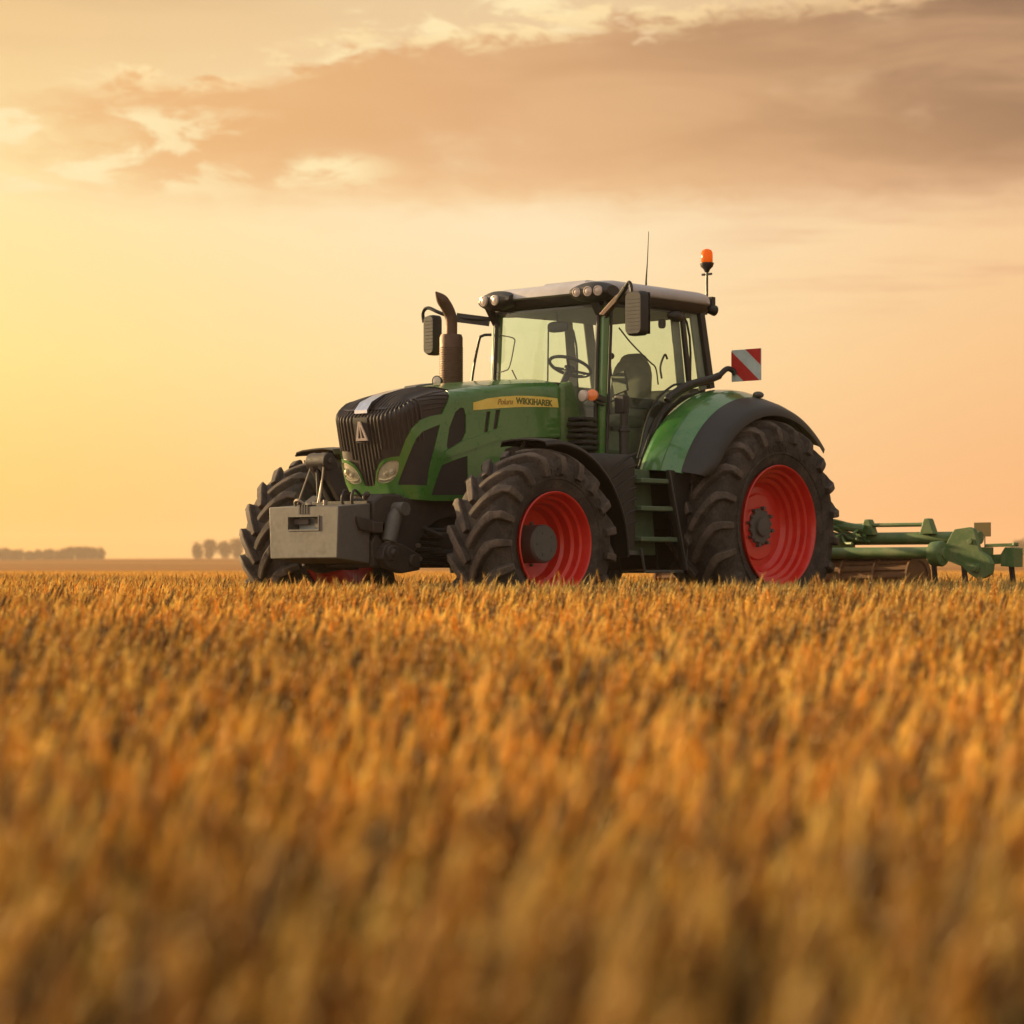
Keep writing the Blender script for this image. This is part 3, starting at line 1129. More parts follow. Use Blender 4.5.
# side casting with the arch over the axle
fr = MB()
cast = [(4.20, 1.25), (3.0, 1.24), (3.0, 1.09), (3.33, 1.09)]+arc(3.42, .62, .47, 85, 8, 10)[0:]+[(3.89, .60), (4.02, .60), (4.12, .85), (4.22, 1.02)]
cast = [(4.22, 1.02), (4.20, 1.25), (2.9, 1.24), (2.9, 1.08), (3.36, 1.08), (3.54, 1.04), (3.68, .97), (3.77, .87), (3.83, .76), (3.86, .60), (4.02, .60), (4.12, .85)]
for sg in (1, -1):
    fr.prism(cast, sg*.28, sg*.40)
    fr.prism([(4.42, 1.00), (4.42, 1.20), (4.30, 1.27), (4.05, 1.27), (4.00, 1.14), (4.08, 1.00)], sg*.30, sg*.46)
fr.box((3.86, -.30, .62), (4.28, .30, 1.24))
fr.box((4.25, -.20, .80), (4.50, .20, 1.15))
fr.build('front_casting', M_['iron'], tractor, bevel=.018)
ax = MB()
ax.lathe([(-1.1, .10), (-.5, .13), (-.25, .20), (.25, .20), (.5, .13), (1.1, .10)], 20, org=(3.32, 0, .83))
ax.tube([(3.05, -1.0, .80), (3.05, 1.0, .80)], .03, 8)
ax.tube([(3.58, -.95, .76), (3.58, .95, .76)], .028, 8)
ax.tube([(3.62, -.9, .92), (3.62, .9, .92)], .022, 8)
for sg in (1, -1):
    ax.box((3.2, sg*.9, .62), (3.44, sg*1.06, 1.06))
    ax.tube([(3.75, sg*.36, 1.0), (3.62, sg*.55, .90), (3.5, sg*.9, .86)], .02, 8)
ax.build('front_axle', M_['dark'], tractor, bevel=.01)
dt = MB()
for (p, r, l) in (((4.12, .405, 1.10), .05, .05), ((4.02, .465, 1.12), .03, .02), ((3.95, .405, .72), .03, .04), ((3.82, .405, .82), .02, .03), ((3.80, .405, .70), .02, .03)):
    dt.lathe([(0, 0), (0, r), (l, r), (l, r*.5), (l*1.6, r*.4), (l*1.6, 0)], 14, org=p)
dt.build('casting_bolts', M_['steel'], tractor, smooth=35)
em2 = MB()
em2.lathe([(0, 0), (0, .045), (.012, .04), (.012, 0)], 18, org=(3.96, .402, 1.14))
em2.build('side_plug', M_['rust'], tractor)

# belly hose clutter in the opening between the wheels
hz = MB()
for i in range(6):
    z = .66+.06*i
    hz.tube(smooth_path([(3.84, .31, z+.02), (3.4, .38, z), (3.0, .36, z+.03), (2.4, .40, z-.01)], 4), .011+.003*(i % 3), 7)
hz.build('hoses', M_['black'], tractor)

# ---- front linkage (arms, cylinders, cradle)
for sg in (1, -1):
    lk = MB()
    y = sg*.50
    lk.prism([(3.92, .60), (4.14, .57), (4.32, .62), (4.40, .70), (4.37, .80), (4.28, .86), (4.12, .82), (3.92, .74)], y-.045*sg, y+.045*sg)
    lk.prism([(4.30, .64), (4.42, .63), (4.44, .84), (4.38, .92), (4.30, .84)], y-.09*sg, y-.045*sg)
    lk.lathe([(-.08, 0), (-.08, .06), (.08, .06), (.08, 0)], 18, org=(4.02, y, .68))
    lk.lathe([(-.07, 0), (-.07, .07), (.08, .07), (.08, .03), (.10, .03), (.10, 0)], 18, org=(4.29, y, .75))
    lk.build('linkage_arm', M_['iron'], tractor, bevel=.012)
    cy = MB()
    cy.tube([(4.16, y, 1.13), (4.20, y, 1.07), (4.27, y, .85)], [.05, .068, .068], 16)
    cy.tube([(4.27, y, .85), (4.29, y, .75)], .04, 12)
    cy.lathe([(-.09, 0), (-.09, .06), (.09, .06), (.09, 0)], 18, org=(4.15, y, 1.14))
    cy.build('lift_cylinder', M_['hub'], tractor, smooth=40)
tp = MB()
rnd = random.Random(11)
for i in range(16):
    x = rnd.uniform(4.22, 4.46); yy = rnd.uniform(-.35, .42); z = rnd.uniform(1.16, 1.28)
    tp.ball((x, yy, z), rnd.uniform(.018, .035), 8, 6)
for sg in (.18, .30):
    tp.tube(smooth_path([(4.40, sg, 1.24), (4.52, sg+.02, 1.30), (4.56, sg+.03, 1.20), (4.46, sg, 1.10)], 5), .014, 7)
tp.box((4.2, -.3, 1.14), (4.44, .40, 1.21))
tp.build('hydraulic_couplers', M_['iron'], tractor, bevel=.004)
# top link: bent arm from the casting to the ballast
tl = MB()
for y in (-.10, .02):
    tl.prism([(4.20, 1.12), (4.34, 1.10), (4.64, 1.50), (4.66, 1.58), (4.60, 1.64), (4.52, 1.62), (4.46, 1.54)], y-.03, y+.03)
tl.lathe([(-.16, 0), (-.16, .075), (.08, .075), (.08, .0)], 22, org=(4.585, 0, 1.56))
tl.lathe([(.07, .03), (.11, .03), (.11, 0)], 12, org=(4.585, 0, 1.56))
tl.tube([(4.60, -.06, 1.54), (4.58, -.06, 1.20)], .022, 8)
tl.build('top_link', M_['iron'], tractor, bevel=.012)
tk = MB()
tk.tube([(4.62, -.12, 1.52), (4.72, -.19, 1.18)], .009, 7)
tk.tube([(4.60, .03, 1.52), (4.68, .03, 1.19)], .009, 7)
tk.tube([(4.63, .05, 1.52), (4.70, .07, 1.19)], .009, 7)
tk.build('link_rods', M_['steel'], tractor)

# ---- front fenders
for sg in (1, -1):
    ff = MB()
    n = 26
    P = []
    for i in range(n+1):
        a = 84-94*i/n                     # degrees from the front-top to behind the wheel
        a = math.radians(180-a) if True else 0
        P_row = []
        k = i/n
        R = .925+.16*k**1.3
        for j, (yy, dr) in enumerate(((1.06, -.045), (1.08, -.005), (1.2, .012), (1.35, .010), (1.5, 0), (1.585, -.018), (1.60, -.05))):
            r = R+dr
            ang = math.radians(78+ (0))-0
            # angle measured from +X (forward) through up; from 98 to 192
            th = math.radians(83+103*k)
            P_row.append((3.32+r*math.cos(th), sg*yy, .83+r*math.sin(th)))
        P.append(P_row)
    ff.sheet(P, lambda p, i, j: (3.32+(p[0]-3.32)*.987, p[1], .83+(p[2]-.83)*.987))
    ff.tube([(r[-1][0], r[-1][1], r[-1][2]) for r in P], .009, 6)
    ff.tube([(3.30, sg*.95, 1.35), (3.30, sg*1.25, 1.74)], .025, 8)
    ff.tube([(3.30, sg*.95, .95), (3.30, sg*.95, 1.35)], .03, 8)
    ff.build('front_fender', M_['black'], tractor, smooth=40)

# ---- rear fenders: green shell and black outer lip
def fender_pt(phi, y, r, sg):
    return (r*math.cos(phi), sg*y, 1.025+r*math.sin(phi))
for sg in (1, -1):
    gf = MB()
    prof = [(.84, 1.26), (.85, 1.325), (.88, 1.352), (.95, 1.368), (1.04, 1.362), (1.12, 1.348), (1.125, 1.338), (1.135, 1.344), (1.24, 1.31), (1.335, 1.268)]
    P = []
    for i in range(35):
        ph = math.radians(23+(116-23)*i/34)
        P.append([fender_pt(ph, y, r, sg) for y, r in prof])
    gf.sheet(P, lambda p, i, j: (p[0]*.985, p[1], 1.025+(p[2]-1.025)*.985))
    rf = gf.build('rear_fender', M_['green2'], tractor, smooth=40)
    lp = MB()
    P = []
    prof2 = [(1.325, 1.274), (1.345, 1.268), (1.44, 1.235), (1.54, 1.185), (1.58, 1.150), (1.595, 1.10)]
    for i in range(45):
        d = 23.5+(137-23.5)*i/44
        ph = math.radians(d)
        cut = 1.0 if d > 32 else .72+.28*((d-23.5)/8.5)**.5
        cut = cut if d < 132 else 1.0-.0*(d-132)
        P.append([fender_pt(ph, 1.325+(y-1.325)*cut, 1.274+(r-1.274)*cut, sg) for y, r in prof2])
    lp.sheet(P, lambda p, i, j: (p[0]*.985, p[1], 1.025+(p[2]-1.025)*.985))
    P = []
    for i in range(14):
        ph = math.radians(117+(137-117)*i/13)
        P.append([fender_pt(ph, y, r, sg) for y, r in [(.84, 1.26), (.88, 1.345), (1.04, 1.355), (1.24, 1.303), (1.325, 1.268)]])
    lp.sheet(P, lambda p, i, j: (p[0]*.985, p[1], 1.025+(p[2]-1.025)*.985))
    lp.build('fender_lip', M_['black'], rf, smooth=40)
    iw = MB()
    iw.prism([(1.30*math.cos(math.radians(a)), 1.025+1.30*math.sin(math.radians(a))) for a in range(10, 150, 5)]+[(-.8, 1.0), (1.1, 1.0)], sg*.83, sg*.85)
    iw.build('fender_wall', M_['black'], rf, smooth=30)
    lk = MB()
    lk.ball((-.10, sg*1.30, 2.33), (.07, .05, .035), 12, 7)
    lk.build('marker_lamp', M_['hub'], rf, smooth=60)

# grab bar along the fender, warning board
for sg in (1,):
    gb = MB()
    gb.tube(smooth_path([(.88, sg*.93, 2.24), (.83, sg*.93, 2.29), (.55, sg*.93, 2.41), (.19, sg*.93, 2.49), (.06, sg*.94, 2.53)], 6), .036, 10)
    gb.tube(smooth_path([(.06, sg*.94, 2.53), (-.02, sg*.97, 2.60), (-.08, sg*1.0, 2.585), (-.10, sg*1.02, 2.55)], 5), .028, 9)
    gb.build('grab_bar', M_['black'], tractor, smooth=50)
    wb = MB()
    y0, y1, z0, z1 = .97, 1.33, 2.475, 2.79
    wb.cur = 0
    xx = -.10
    wb.box((xx-.012, sg*y0, z0), (xx, sg*y1, z1))
    b_ = wb.build('warning_board', M_['white'], tractor, bevel=.003)
    rs = MB()
    # red bands, falling away from the tractor's centre line
    def clip_band(c0, c1):
        # band between lines  t = (z - z0)/(z1 - z0) + (y - y0)/(y1 - y0) in [c0, c1]
        pts = []
        def pt(u, v):
            return (sg*(y0+(y1-y0)*u), z0+(z1-z0)*v)
        poly = [(0, 0), (1, 0), (1, 1), (0, 1)]
        for lim, sgn in ((c0, 1), (c1, -1)):
            out = []
            for i in range(len(poly)):
                a, b = poly[i], poly[(i+1) % len(poly)]
                fa, fb = sgn*(a[0]+a[1]-lim), sgn*(b[0]+b[1]-lim)
                if fa >= 0:
                    out.append(a)
                if (fa >= 0) != (fb >= 0):
                    t = fa/(fa-fb)
                    out.append((a[0]+(b[0]-a[0])*t, a[1]+(b[1]-a[1])*t))
            poly = out
        return [pt(*p) for p in poly]
    for c0, c1 in ((.42, .96), (1.48, 2.0)):
        q = clip_band(c0, c1)
        rs.prism([(a, b) for a, b in q], xx+.001, xx+.004, 'yz')
    rs.build('red_stripe', M_['redsign'], b_, smooth=0)

# ---- cab
CW = .72
def both(fn):
    for sg in (1, -1):
        fn(sg)
fl = MB()
fl.box((-.02, -.70, 1.30), (1.60, .70, 1.62))
fl.box((1.30, -.70, 1.62), (1.62, .70, 1.76))
fl.box((-.05, -.68, 1.62), (.05, .68, 2.42))
for sg in (1, -1):
    fl.prism([(-.05, 1.62), (.86, 1.62), (.80, 1.95), (.62, 2.16), (.35, 2.32), (-.05, 2.42)], sg*.66, sg*.69)
cabb = fl.build('cab_base', M_['black'], tractor, bevel=.015)

pl = MB()
gp = MB()
for sg in (1, -1):
    pl.tube([(1.655, sg*.665, 1.74), (1.585, sg*.655, 3.14)], .022, 8)           # windscreen edge
    pl.tube([(1.56, sg*.735, 1.72), (1.475, sg*.728, 3.14)], .014, 8)           # door front edge
    gp.prism([(1.645, 1.70), (1.565, 1.70), (1.485, 3.14), (1.575, 3.14)], sg*.66, sg*.722)
    # rear pillars
    pl.bar((.27, sg*.735, 2.36), (.40, sg*.73, 3.16), .03, .055, (1, 0, 0))
    pl.bar((-.07, sg*.735, 2.42), (.10, sg*.73, 3.20), .045, .075, (1, 0, 0))
    pl.tube(smooth_path([(1.50, sg*.738, 3.12), (.42, sg*.738, 3.15), (.27, sg*.738, 2.50), (.40, sg*.738, 2.44), (.56, sg*.738, 2.41), (.83, sg*.738, 2.24), (.98, sg*.738, 2.0), (1.05, sg*.738, 1.80), (1.10, sg*.738, 1.68)], 5), .012, 6)
    # seal that follows the fender
    pl.tube(smooth_path([(1.10, sg*.76, 1.58), (1.06, sg*.80, 1.75), (.93, sg*.82, 2.02), (.68, sg*.83, 2.26), (.35, sg*.83, 2.41), (.02, sg*.82, 2.47)], 5), .02, 7)
    # horizontal header and sill
    pl.bar((-.02, sg*.70, 3.19), (1.60, sg*.70, 3.16), .06, .07)
pl.bar((1.60, -.68, 3.15), (1.60, .68, 3.15), .05, .07)
pl.bar((.06, -.70, 3.18), (.06, .70, 3.18), .05, .07)
pl.build('cab_frame', M_['black'], tractor, smooth=40)
gp.build('front_pillar', M_['green'], tractor, bevel=.01)

# grey inner rear pillars
ip = MB()
for sg in (1, -1):
    ip.bar((.37, sg*.70, 2.40), (.47, sg*.69, 3.16), .02, .13, (1, 0, 0))
    ip.bar((.01, sg*.70, 2.40), (.16, sg*.69, 3.16), .03, .12, (1, 0, 0))
ip.build('inner_pillar', M_['trim'], tractor, bevel=.01)

def glass_sheet(name, P):
    g = MB()
    g.grid(P)
    return g.build(name, M_['glass'], tractor, smooth=60, fixn=False)
# windscreen, bowed forward
P = []
for i in range(9):
    v = i/8
    row = []
    for j in range(17):
        t = -1+2*j/16
        x = 1.66-.075*v+.13*(1-t*t)*(1-.25*v)
        row.append((x, .66*t, 1.70+(3.13-1.70)*v))
    P.append(row)
glass_sheet('windscreen', P)
for sg in (1, -1):
    g = MB()
    poly = [(1.56, 1.72), (1.475, 3.13), (.42, 3.15), (.27, 2.50), (.40, 2.44), (.56, 2.41), (.83, 2.24), (.98, 2.0), (1.05, 1.80), (1.08, 1.72)]
    g.add([(a, sg*.732, b) for a, b in poly], [tuple(range(len(poly)))])
    dr = g.build('door', M_['glass'], tractor, smooth=0, fixn=False)
    hn = MB()
    hn.box((1.38, sg*.734, 1.93), (1.50, sg*.765, 1.97))
    hn.build('handle', M_['black'], dr)
    g = MB()
    poly = [(.39, 3.14), (.11, 3.17), (-.06, 2.44), (.26, 2.40)]
    g.add([(a, sg*.728, b) for a, b in poly], [tuple(range(len(poly)))])
    g.build('quarter_window', M_['glass'], tractor, smooth=0, fixn=False)
    # lower corner pane between door edge and fender
    g = MB()
    up = [(.28, 2.50), (.40, 2.435), (.56, 2.405), (.83, 2.235), (.98, 2.0), (1.05, 1.80), (1.08, 1.66)]
    dn = [(.10, 2.42), (.35, 2.37), (.60, 2.26), (.78, 2.12), (.92, 1.90), (1.02, 1.72), (1.06, 1.60)]
    g.grid([[(a[0], sg*.734, a[1]), (b[0], sg*.80, b[1])] for a, b in zip(up, dn)])
    g.build('corner_window', M_['glass'], tractor, smooth=40, fixn=False)
g = MB()
g.add([(-.055, -.66, 2.42), (-.055, .66, 2.42), (.06, .66, 3.14), (.06, -.66, 3.14)], [(0, 1, 2, 3)])
g.build('rear_window', M_['glass'], tractor, smooth=0, fixn=False)

# roof: light shell over a dark header
def roof_outline(x0, x1, hy, r, n=5):
    pts = []
    for cx, cy_, a0 in ((x1-r, hy-r, 0), (x0+r, hy-r, 90), (x0+r, -hy+r, 180), (x1-r, -hy+r, 270)):
        for k in range(n+1):
            a = math.radians(a0+90*k/n)
            pts.append((cx+r*math.cos(a), cy_+r*math.sin(a)))
    return pts
def roof_layer(mb, levels, crown=0.0):
    """levels: (inset, z); the last level is closed with a crowned cap"""
    rings = []
    for ins, z in levels:
        o = roof_outline(-.10+ins, 1.72-ins*1.4, .80-ins, max(.04, .20-ins*.5))
        rings.append([(x, y, z-.055*max(0, (x-.9))**2-.035*max(0, .9-x)**1.6) for x, y in o])
    rings = [[(x, y*(1-.15*float(sstep(x, .7, 1.6))) if y < 0 else y, z) for x, y, z in r] for r in rings]
    n = len(rings[0])
    vs = [p for r in rings for p in r]
    fs = []
    for i in range(len(rings)-1):
        for k in range(n):
            k2 = (k+1) % n
            fs.append((i*n+k, i*n+k2, (i+1)*n+k2, (i+1)*n+k))
    c = (.8, 0, levels[-1][1]+crown)
    vs.append(c)
    for k in range(n):
        fs.append(((len(rings)-1)*n+k, (len(rings)-1)*n+(k+1) % n, len(vs)-1))
    vs.append((.8, 0, levels[0][1]))
    for k in range(n):
        fs.append((((k+1) % n), k, len(vs)-1))
    mb.add(vs, fs)
hd = MB()
roof_layer(hd, [(.06, 3.17), (.03, 3.20), (.01, 3.28)])
header = hd.build('roof_header', M_['black'], tractor, smooth=40)
rfm = MB()
roof_layer(rfm, [(.012, 3.268), (-.004, 3.285), (.0, 3.335), (.02, 3.368), (.07, 3.388), (.22, 3.402)], .012)
rfm.build('roof', M_['roof'], tractor, smooth=50)
ht = MB()
ht.prism([(1.36, 3.39), (1.30, 3.425), (.86, 3.435), (.82, 3.39)], -.28, .28)
ht.build('roof_hatch', M_['roof'], tractor, bevel=.015)
hlr = MB()
hlr.box((.05, -.66, 3.135), (1.5, .66, 3.16))
hlr.build('headliner', M_['headliner'], tractor)

# work light clusters on the front corners of the roof
for sg in (1, -1):
    lc = MB()
    def cl(p):
        return p
    P = []
    for i in range(15):
        t = i/14
        y = .46+(.90-.46)*t-(.14 if sg < 0 else 0)
        hh = .098*math.sin(PI*min(1, max(0.02, (t*.90+.05))))**.35
        xx = 1.70-.10*max(0, t-.6)**1.0
        ring = []
        for k in range(14):
            a = 2*PI*k/14
            ring.append((xx+.090*math.cos(a), sg*y, 3.245+hh*math.sin(a)))
        P.append(ring+[ring[0]])
    lc.grid(P)
    lc.add(P[0][:-1], [tuple(range(14))]); lc.add(P[-1][:-1], [tuple(range(14))])
    lc.prism([(1.66, 3.20), (1.72, 3.18), (1.60, 3.02), (1.55, 3.02)], sg*.64, sg*.70)
    c_ = lc.build('light_cluster', M_['black'], tractor, smooth=45)
    for y, rr in (((.55, .037), (.69, .040), (.80, .040)) if sg > 0 else ((.50, .042), (.65, .042))):
        o = MB()
        x = 1.770-.10*max(0, ((y-.46)/.44)-.6)
        o.lathe([(0, 0), (0, rr*1.18), (.028, rr*1.18), (.03, rr), (.022, rr*.97), (.03, rr*.6), (.034, 0)], 20, org=(x, sg*y, 3.245), axis=(1, .12*sg, -.08))
        o.build('work_light', M_['lens'], c_, smooth=35)

# mirrors
def mirror_rounded(mb, c, wy, hz, dx):
    n = []
    r = .05
    for cy_, cz, a0 in ((wy/2-r, hz/2-r, 0), (-wy/2+r, hz/2-r, 90), (-wy/2+r, -hz/2+r, 180), (wy/2-r, -hz/2+r, 270)):
        for k in range(5):
            a = math.radians(a0+90*k/4)
            n.append((c[1]+cy_+r*math.cos(a), c[2]+cz+r*math.sin(a)))
    mid = (c[1], c[2])
    rings = [[(c[0]-dx*.4, a, b) for a, b in n], [(c[0]+dx*.2, a, b) for a, b in n],
             [(c[0]+dx*.6, mid[0]+(a-mid[0])*.84, mid[1]+(b-mid[1])*.92) for a, b in n]]
    vs = [p for r_ in rings for p in r_]
    m = len(n)
    fs = [(i*m+k, i*m+(k+1) % m, (i+1)*m+(k+1) % m, (i+1)*m+k) for i in range(2) for k in range(m)]
    fs += [tuple(range(m)), tuple(2*m+k for k in range(m))]
    mb.add(vs, fs)
mi = MB()
mirror_rounded(mi, (1.85, 1.34, 2.985), .215, .415, .10)
for k in range(9):
    mi.box((1.905, 1.27, 2.83+.035*k), (1.912, 1.41, 2.836+.035*k))
mo = mi.build('mirror', M_['black'], tractor, smooth=35)
ma = MB()
ma.tube([(1.60, .76, 3.02), (1.84, 1.20, 3.24)], .026, 8)
ma.tube(smooth_path([(1.84, 1.18, 3.22), (1.86, 1.25, 3.28), (1.86, 1.28, 3.24), (1.85, 1.28, 3.12)], 5), .016, 8)
ma.build('mirror_arm', M_['black'], mo)
mm = MB()
mm.prism([(1.61, .80, ), (1.66, .78), (1.84, 1.12), (1.80, 1.16)], 3.02, 3.10, 'xy')
g = MB()
g.add([(1.80, 1.24, 2.79), (1.80, 1.46, 2.79), (1.80, 1.46, 3.18), (1.80, 1.24, 3.18)], [(0, 1, 2, 3)])
g.build('mirror_glass', M_['chrome'], mo, smooth=0, fixn=False)
sgm = MB()
sgm.prism([(.80, 3.02), (.86, 3.00), (1.07, 3.16), (1.08, 3.22), (1.0, 3.18)], 1.72, 1.76, 'yz')
sgm.build('side_reflector', M_['rust'], tractor, bevel=.008)

mi = MB()
mirror_rounded(mi, (1.85, -1.28, 2.945), .15, .40, .12)
for k in range(9):
    mi.box((1.905, -1.33, 2.80+.035*k), (1.925, -1.23, 2.806+.035*k))
mo = mi.build('mirror', M_['black'], tractor, smooth=35, )
ma = MB()
ma.tube(smooth_path([(1.62, -.70, 3.08), (1.72, -.85, 3.09), (1.80, -1.1, 3.13), (1.86, -1.20, 3.17), (1.87, -1.33, 3.22), (1.87, -1.40, 3.18), (1.86, -1.40, 3.08)], 5), .018, 8)
ma.bar((1.63, -.72, 3.06), (1.78, -1.02, 3.11), .035, .09)
ma.build('mirror_arm', M_['black'], mo)
g = MB()
g.add([(1.795, -1.34, 2.76), (1.795, -1.22, 2.76), (1.795, -1.22, 3.12), (1.795, -1.34, 3.12)], [(0, 1, 2, 3)])
g.build('mirror_glass', M_['chrome'], mo, smooth=0, fixn=False)
# grab rail outside the far door, thin guard loop inside the near glass
hr = MB()
hr.tube(smooth_path([(1.62, -.70, 2.93), (1.68, -.76, 2.92), (1.70, -.80, 2.85), (1.72, -.88, 2.40), (1.70, -.88, 1.9), (1.62, -.74, 1.85)], 6), .014, 7)
hr.tube(smooth_path([(1.60, -.60, 2.92), (1.58, -.44, 2.88), (1.60, -.42, 2.80), (1.62, -.46, 2.60), (1.63, -.52, 2.56), (1.62, -.64, 2.55)], 6), .007, 6)
hr.build('handrail', M_['black'], tractor)

# exhaust
exh = MB()
exh.lathe([(0, .07), (0, .105), (.03, .112), (.50, .112), (.53, .10), (.53, .05)], 28, org=(2.36, -.55, 2.34), axis=(0, 0, 1))
for k in range(17):
    exh.lathe([(0, .109), (.005, .116), (.012, .116), (.017, .109)], 28, org=(2.36, -.55, 2.38+.022*k), axis=(0, 0, 1))
e_ = exh.build('exhaust', M_['rust'], tractor, smooth=40)
pp = MB()
pts = smooth_path([(2.36, -.55, 2.84), (2.36, -.55, 3.0), (2.38, -.555, 3.08), (2.44, -.565, 3.17), (2.545, -.58, 3.27)], 5)
pp.tube(pts, [.058]*(len(pts)-4)+[.052, .040, .024, .006], 18)
pp.build('pipe', M_['rust'], e_, smooth=50)
# round lamp on the hood shoulder beside the exhaust
rl = MB()
rl.lathe([(-.05, 0), (-.04, .04), (0, .052), (.012, .052), (.012, .045)], 20, org=(2.66, -.45, 2.40), axis=(1, .25, 0))
rl.tube([(2.64, -.45, 2.36), (2.58, -.42, 2.28)], .012, 6)
r_ = rl.build('hood_lamp', M_['black'], tractor)
ll = MB()
ll.lathe([(.010, .046), (.016, .03), (.018, 0)], 20, org=(2.66, -.45, 2.40), axis=(1, .25, 0))
ll.build('lens', M_['lens'], r_)

# beacon, antenna, rear work light
bc = MB()
bc.tube([(-.05, .70, 3.30), (-.05, .70, 3.60)], .013, 8)
bc.tube([(-.05, .64, 3.565), (-.05, .76, 3.565)], .012, 8)
bc.tube([(.06, .66, 3.30), (-.05, .70, 3.34)], .02, 8)
bc.lathe([(0, .02), (.03, .035), (.055, .06), (.085, .07), (.095, .07), (.095, 0)], 20, org=(-.05, .70, 3.585), axis=(0, 0, 1))
b_ = bc.build('beacon', M_['black'], tractor, smooth=35)
bl = MB()
bl.lathe([(0, .056), (.02, .060), (.10, .058), (.125, .045), (.138, .02), (.14, 0)], 24, org=(-.05, .70, 3.68), axis=(0, 0, 1))
bl.build('beacon_lens', M_['amber'], b_, smooth=50)
rw = MB()
rw.lathe([(-.05, 0), (-.05, .045), (.03, .055), (.045, .05), (.045, 0)], 18, org=(-.11, .72, 3.21), axis=(-1, .3, -.2))
rw.box((-.13, .69, 3.24), (-.07, .75, 3.34))
rw.tube([(-.04, .68, 3.24), (-.11, .72, 3.24)], .02, 8)
rw.build('rear_work_light', M_['black'], tractor, bevel=.006)
an = MB()
an.tube([(.92, .70, 3.34), (.92, .70, 3.42), (.90, .70, 3.60), (.88, .70, 3.90)], [.012, .009, .005, .003], 7)
an.build('antenna', M_['black'], tractor)
dl = MB()
dl.ball((.50, .74, 3.10), (.13, .05, .055), 14, 8)
dl.build('door_light', M_['black'], tractor)

# front position lamp on an arm, near side
for sg in (1, -1):
    ps = MB()
    ps.bar((1.60, sg*.73, 2.22), (1.84, sg*.78, 2.25), .06, .06)
    ps.bar((1.60, sg*.73, 2.17), (1.82, sg*.80, 2.19), .03, .025)
    p_ = ps.build('position_lamp', M_['black'], tractor, bevel=.008)
    a = MB()
    a.lathe([(0, 0), (0, .055), (.03, .055), (.04, .03), (.04, 0)], 18, org=(1.84, sg*.80, 2.25), axis=(1, .35*sg, 0))
    a.build('indicator', M_['orange'], p_, smooth=40)
    a = MB()
    a.lathe([(0, 0), (0, .055), (.03, .055), (.04, .03), (.04, 0)], 18, org=(1.88, sg*.73, 2.245), axis=(1, -.1*sg, 0))
    a.build('lens', M_['lens'], p_, smooth=40)

# seat
st = MB()
def soft(mb, c, sz, tilt=0.0, n=10, p=3.2):
    P = []
    R = Matrix.Rotation(tilt, 3, 'Y')
    for i in range(n+1):
        v = -PI/2+PI*i/n
        row = []
        for k in range(2*n+1):
            u = 2*PI*k/(2*n)
            def e(a, q):
                return math.copysign(abs(a)**(2/q), a)
            q = R @ Vector((e(math.cos(v), p)*e(math.cos(u), p)*sz[0]/2, e(math.cos(v), p)*e(math.sin(u), p)*sz[1]/2, e(math.sin(v), p)*sz[2]/2))
            row.append((c[0]+q.x, c[1]+q.y, c[2]+q.z))
        P.append(row)
    mb.grid(P)
soft(st, (.30, 0, 2.40), (.14, .50, .70), -.12)
soft(st, (.26, 0, 2.66), (.12, .34, .26), -.12)
soft(st, (.55, 0, 2.08), (.52, .52, .15))
soft(st, (.50, .30, 2.28), (.34, .09, .07))
soft(st, (.50, -.30, 2.28), (.34, .09, .07))
st.box((.35, -.2, 1.62), (.70, .2, 2.04))
st.build('seat', M_['seat'], tractor, smooth=60)
# dash, column, steering wheel
ds = MB()
ds.prism([(1.62, 1.62), (1.60, 2.30), (1.46, 2.42), (1.34, 2.40), (1.36, 2.20), (1.42, 1.62)], -.20, .20)
ds.prism([(.95, 1.62), (.30, 1.62), (.30, 2.22), (.86, 2.30)], -.62, -.40)
ds.box((.10, -.62, 2.05), (.75, -.46, 2.46))
ds.build('dashboard', M_['trim'], tractor, bevel=.03)
sw = MB()
C_ = Vector((1.24, 0, 2.60)); ax_ = Vector((-.45, 0, 1)).normalized()
u_ = ax_.cross(Vector((0, 1, 0))).normalized(); v_ = ax_.cross(u_)
ring = [C_+u_*.21*math.cos(2*PI*k/28)+v_*.21*math.sin(2*PI*k/28) for k in range(29)]
sw.tube(ring, .017, 8, caps=False)
for a in (PI/2, PI*7/6, PI*11/6):
    sw.tube([C_-ax_*.04, C_+u_*.20*math.cos(a)+v_*.20*math.sin(a)], .014, 6)
sw.lathe([(-.05, .0), (-.05, .05), (-.01, .055), (0, .0)], 16, org=C_, axis=ax_)
sw.tube([C_-ax_*.05, (1.44, 0, 2.28)], .035, 10)
sw.build('steering_wheel', M_['black'], tractor, smooth=50)
# armrest console, display, small things seen through the glass
cn = MB()
cn.box((.45, .30, 2.20), (.95, .42, 2.30))
cn.tube(smooth_path([(.80, .36, 2.30), (.86, .37, 2.42), (.84, .38, 2.50)], 4), .018, 8)
cn.bar((1.10, .44, 2.40), (1.12, .62, 2.44), .03, .20)
cn.tube([(1.12, .60, 2.30), (1.45, .66, 2.20)], .012, 6)
cn.build('console', M_['black'], tractor, bevel=.008)
cb = MB()
cb.tube(smooth_path([(1.15, .55, 2.95), (.9, .5, 2.82), (.62, .5, 2.66), (.52, .5, 2.60), (.48, .5, 2.44)], 6), .008, 6)
cb.tube(smooth_path([(.45, .52, 2.50), (.47, .52, 2.62), (.40, .52, 2.74), (.36, .52, 2.70)], 6), .011, 6)
cb.tube(smooth_path([(.06, -.45, 3.1), (.10, -.44, 2.8), (.10, -.40, 2.5)], 6), .010, 6)
cb.ball((.10, -.42, 2.80), .035, 10, 7)
cb.build('cables', M_['black'], tractor)
im = MB()
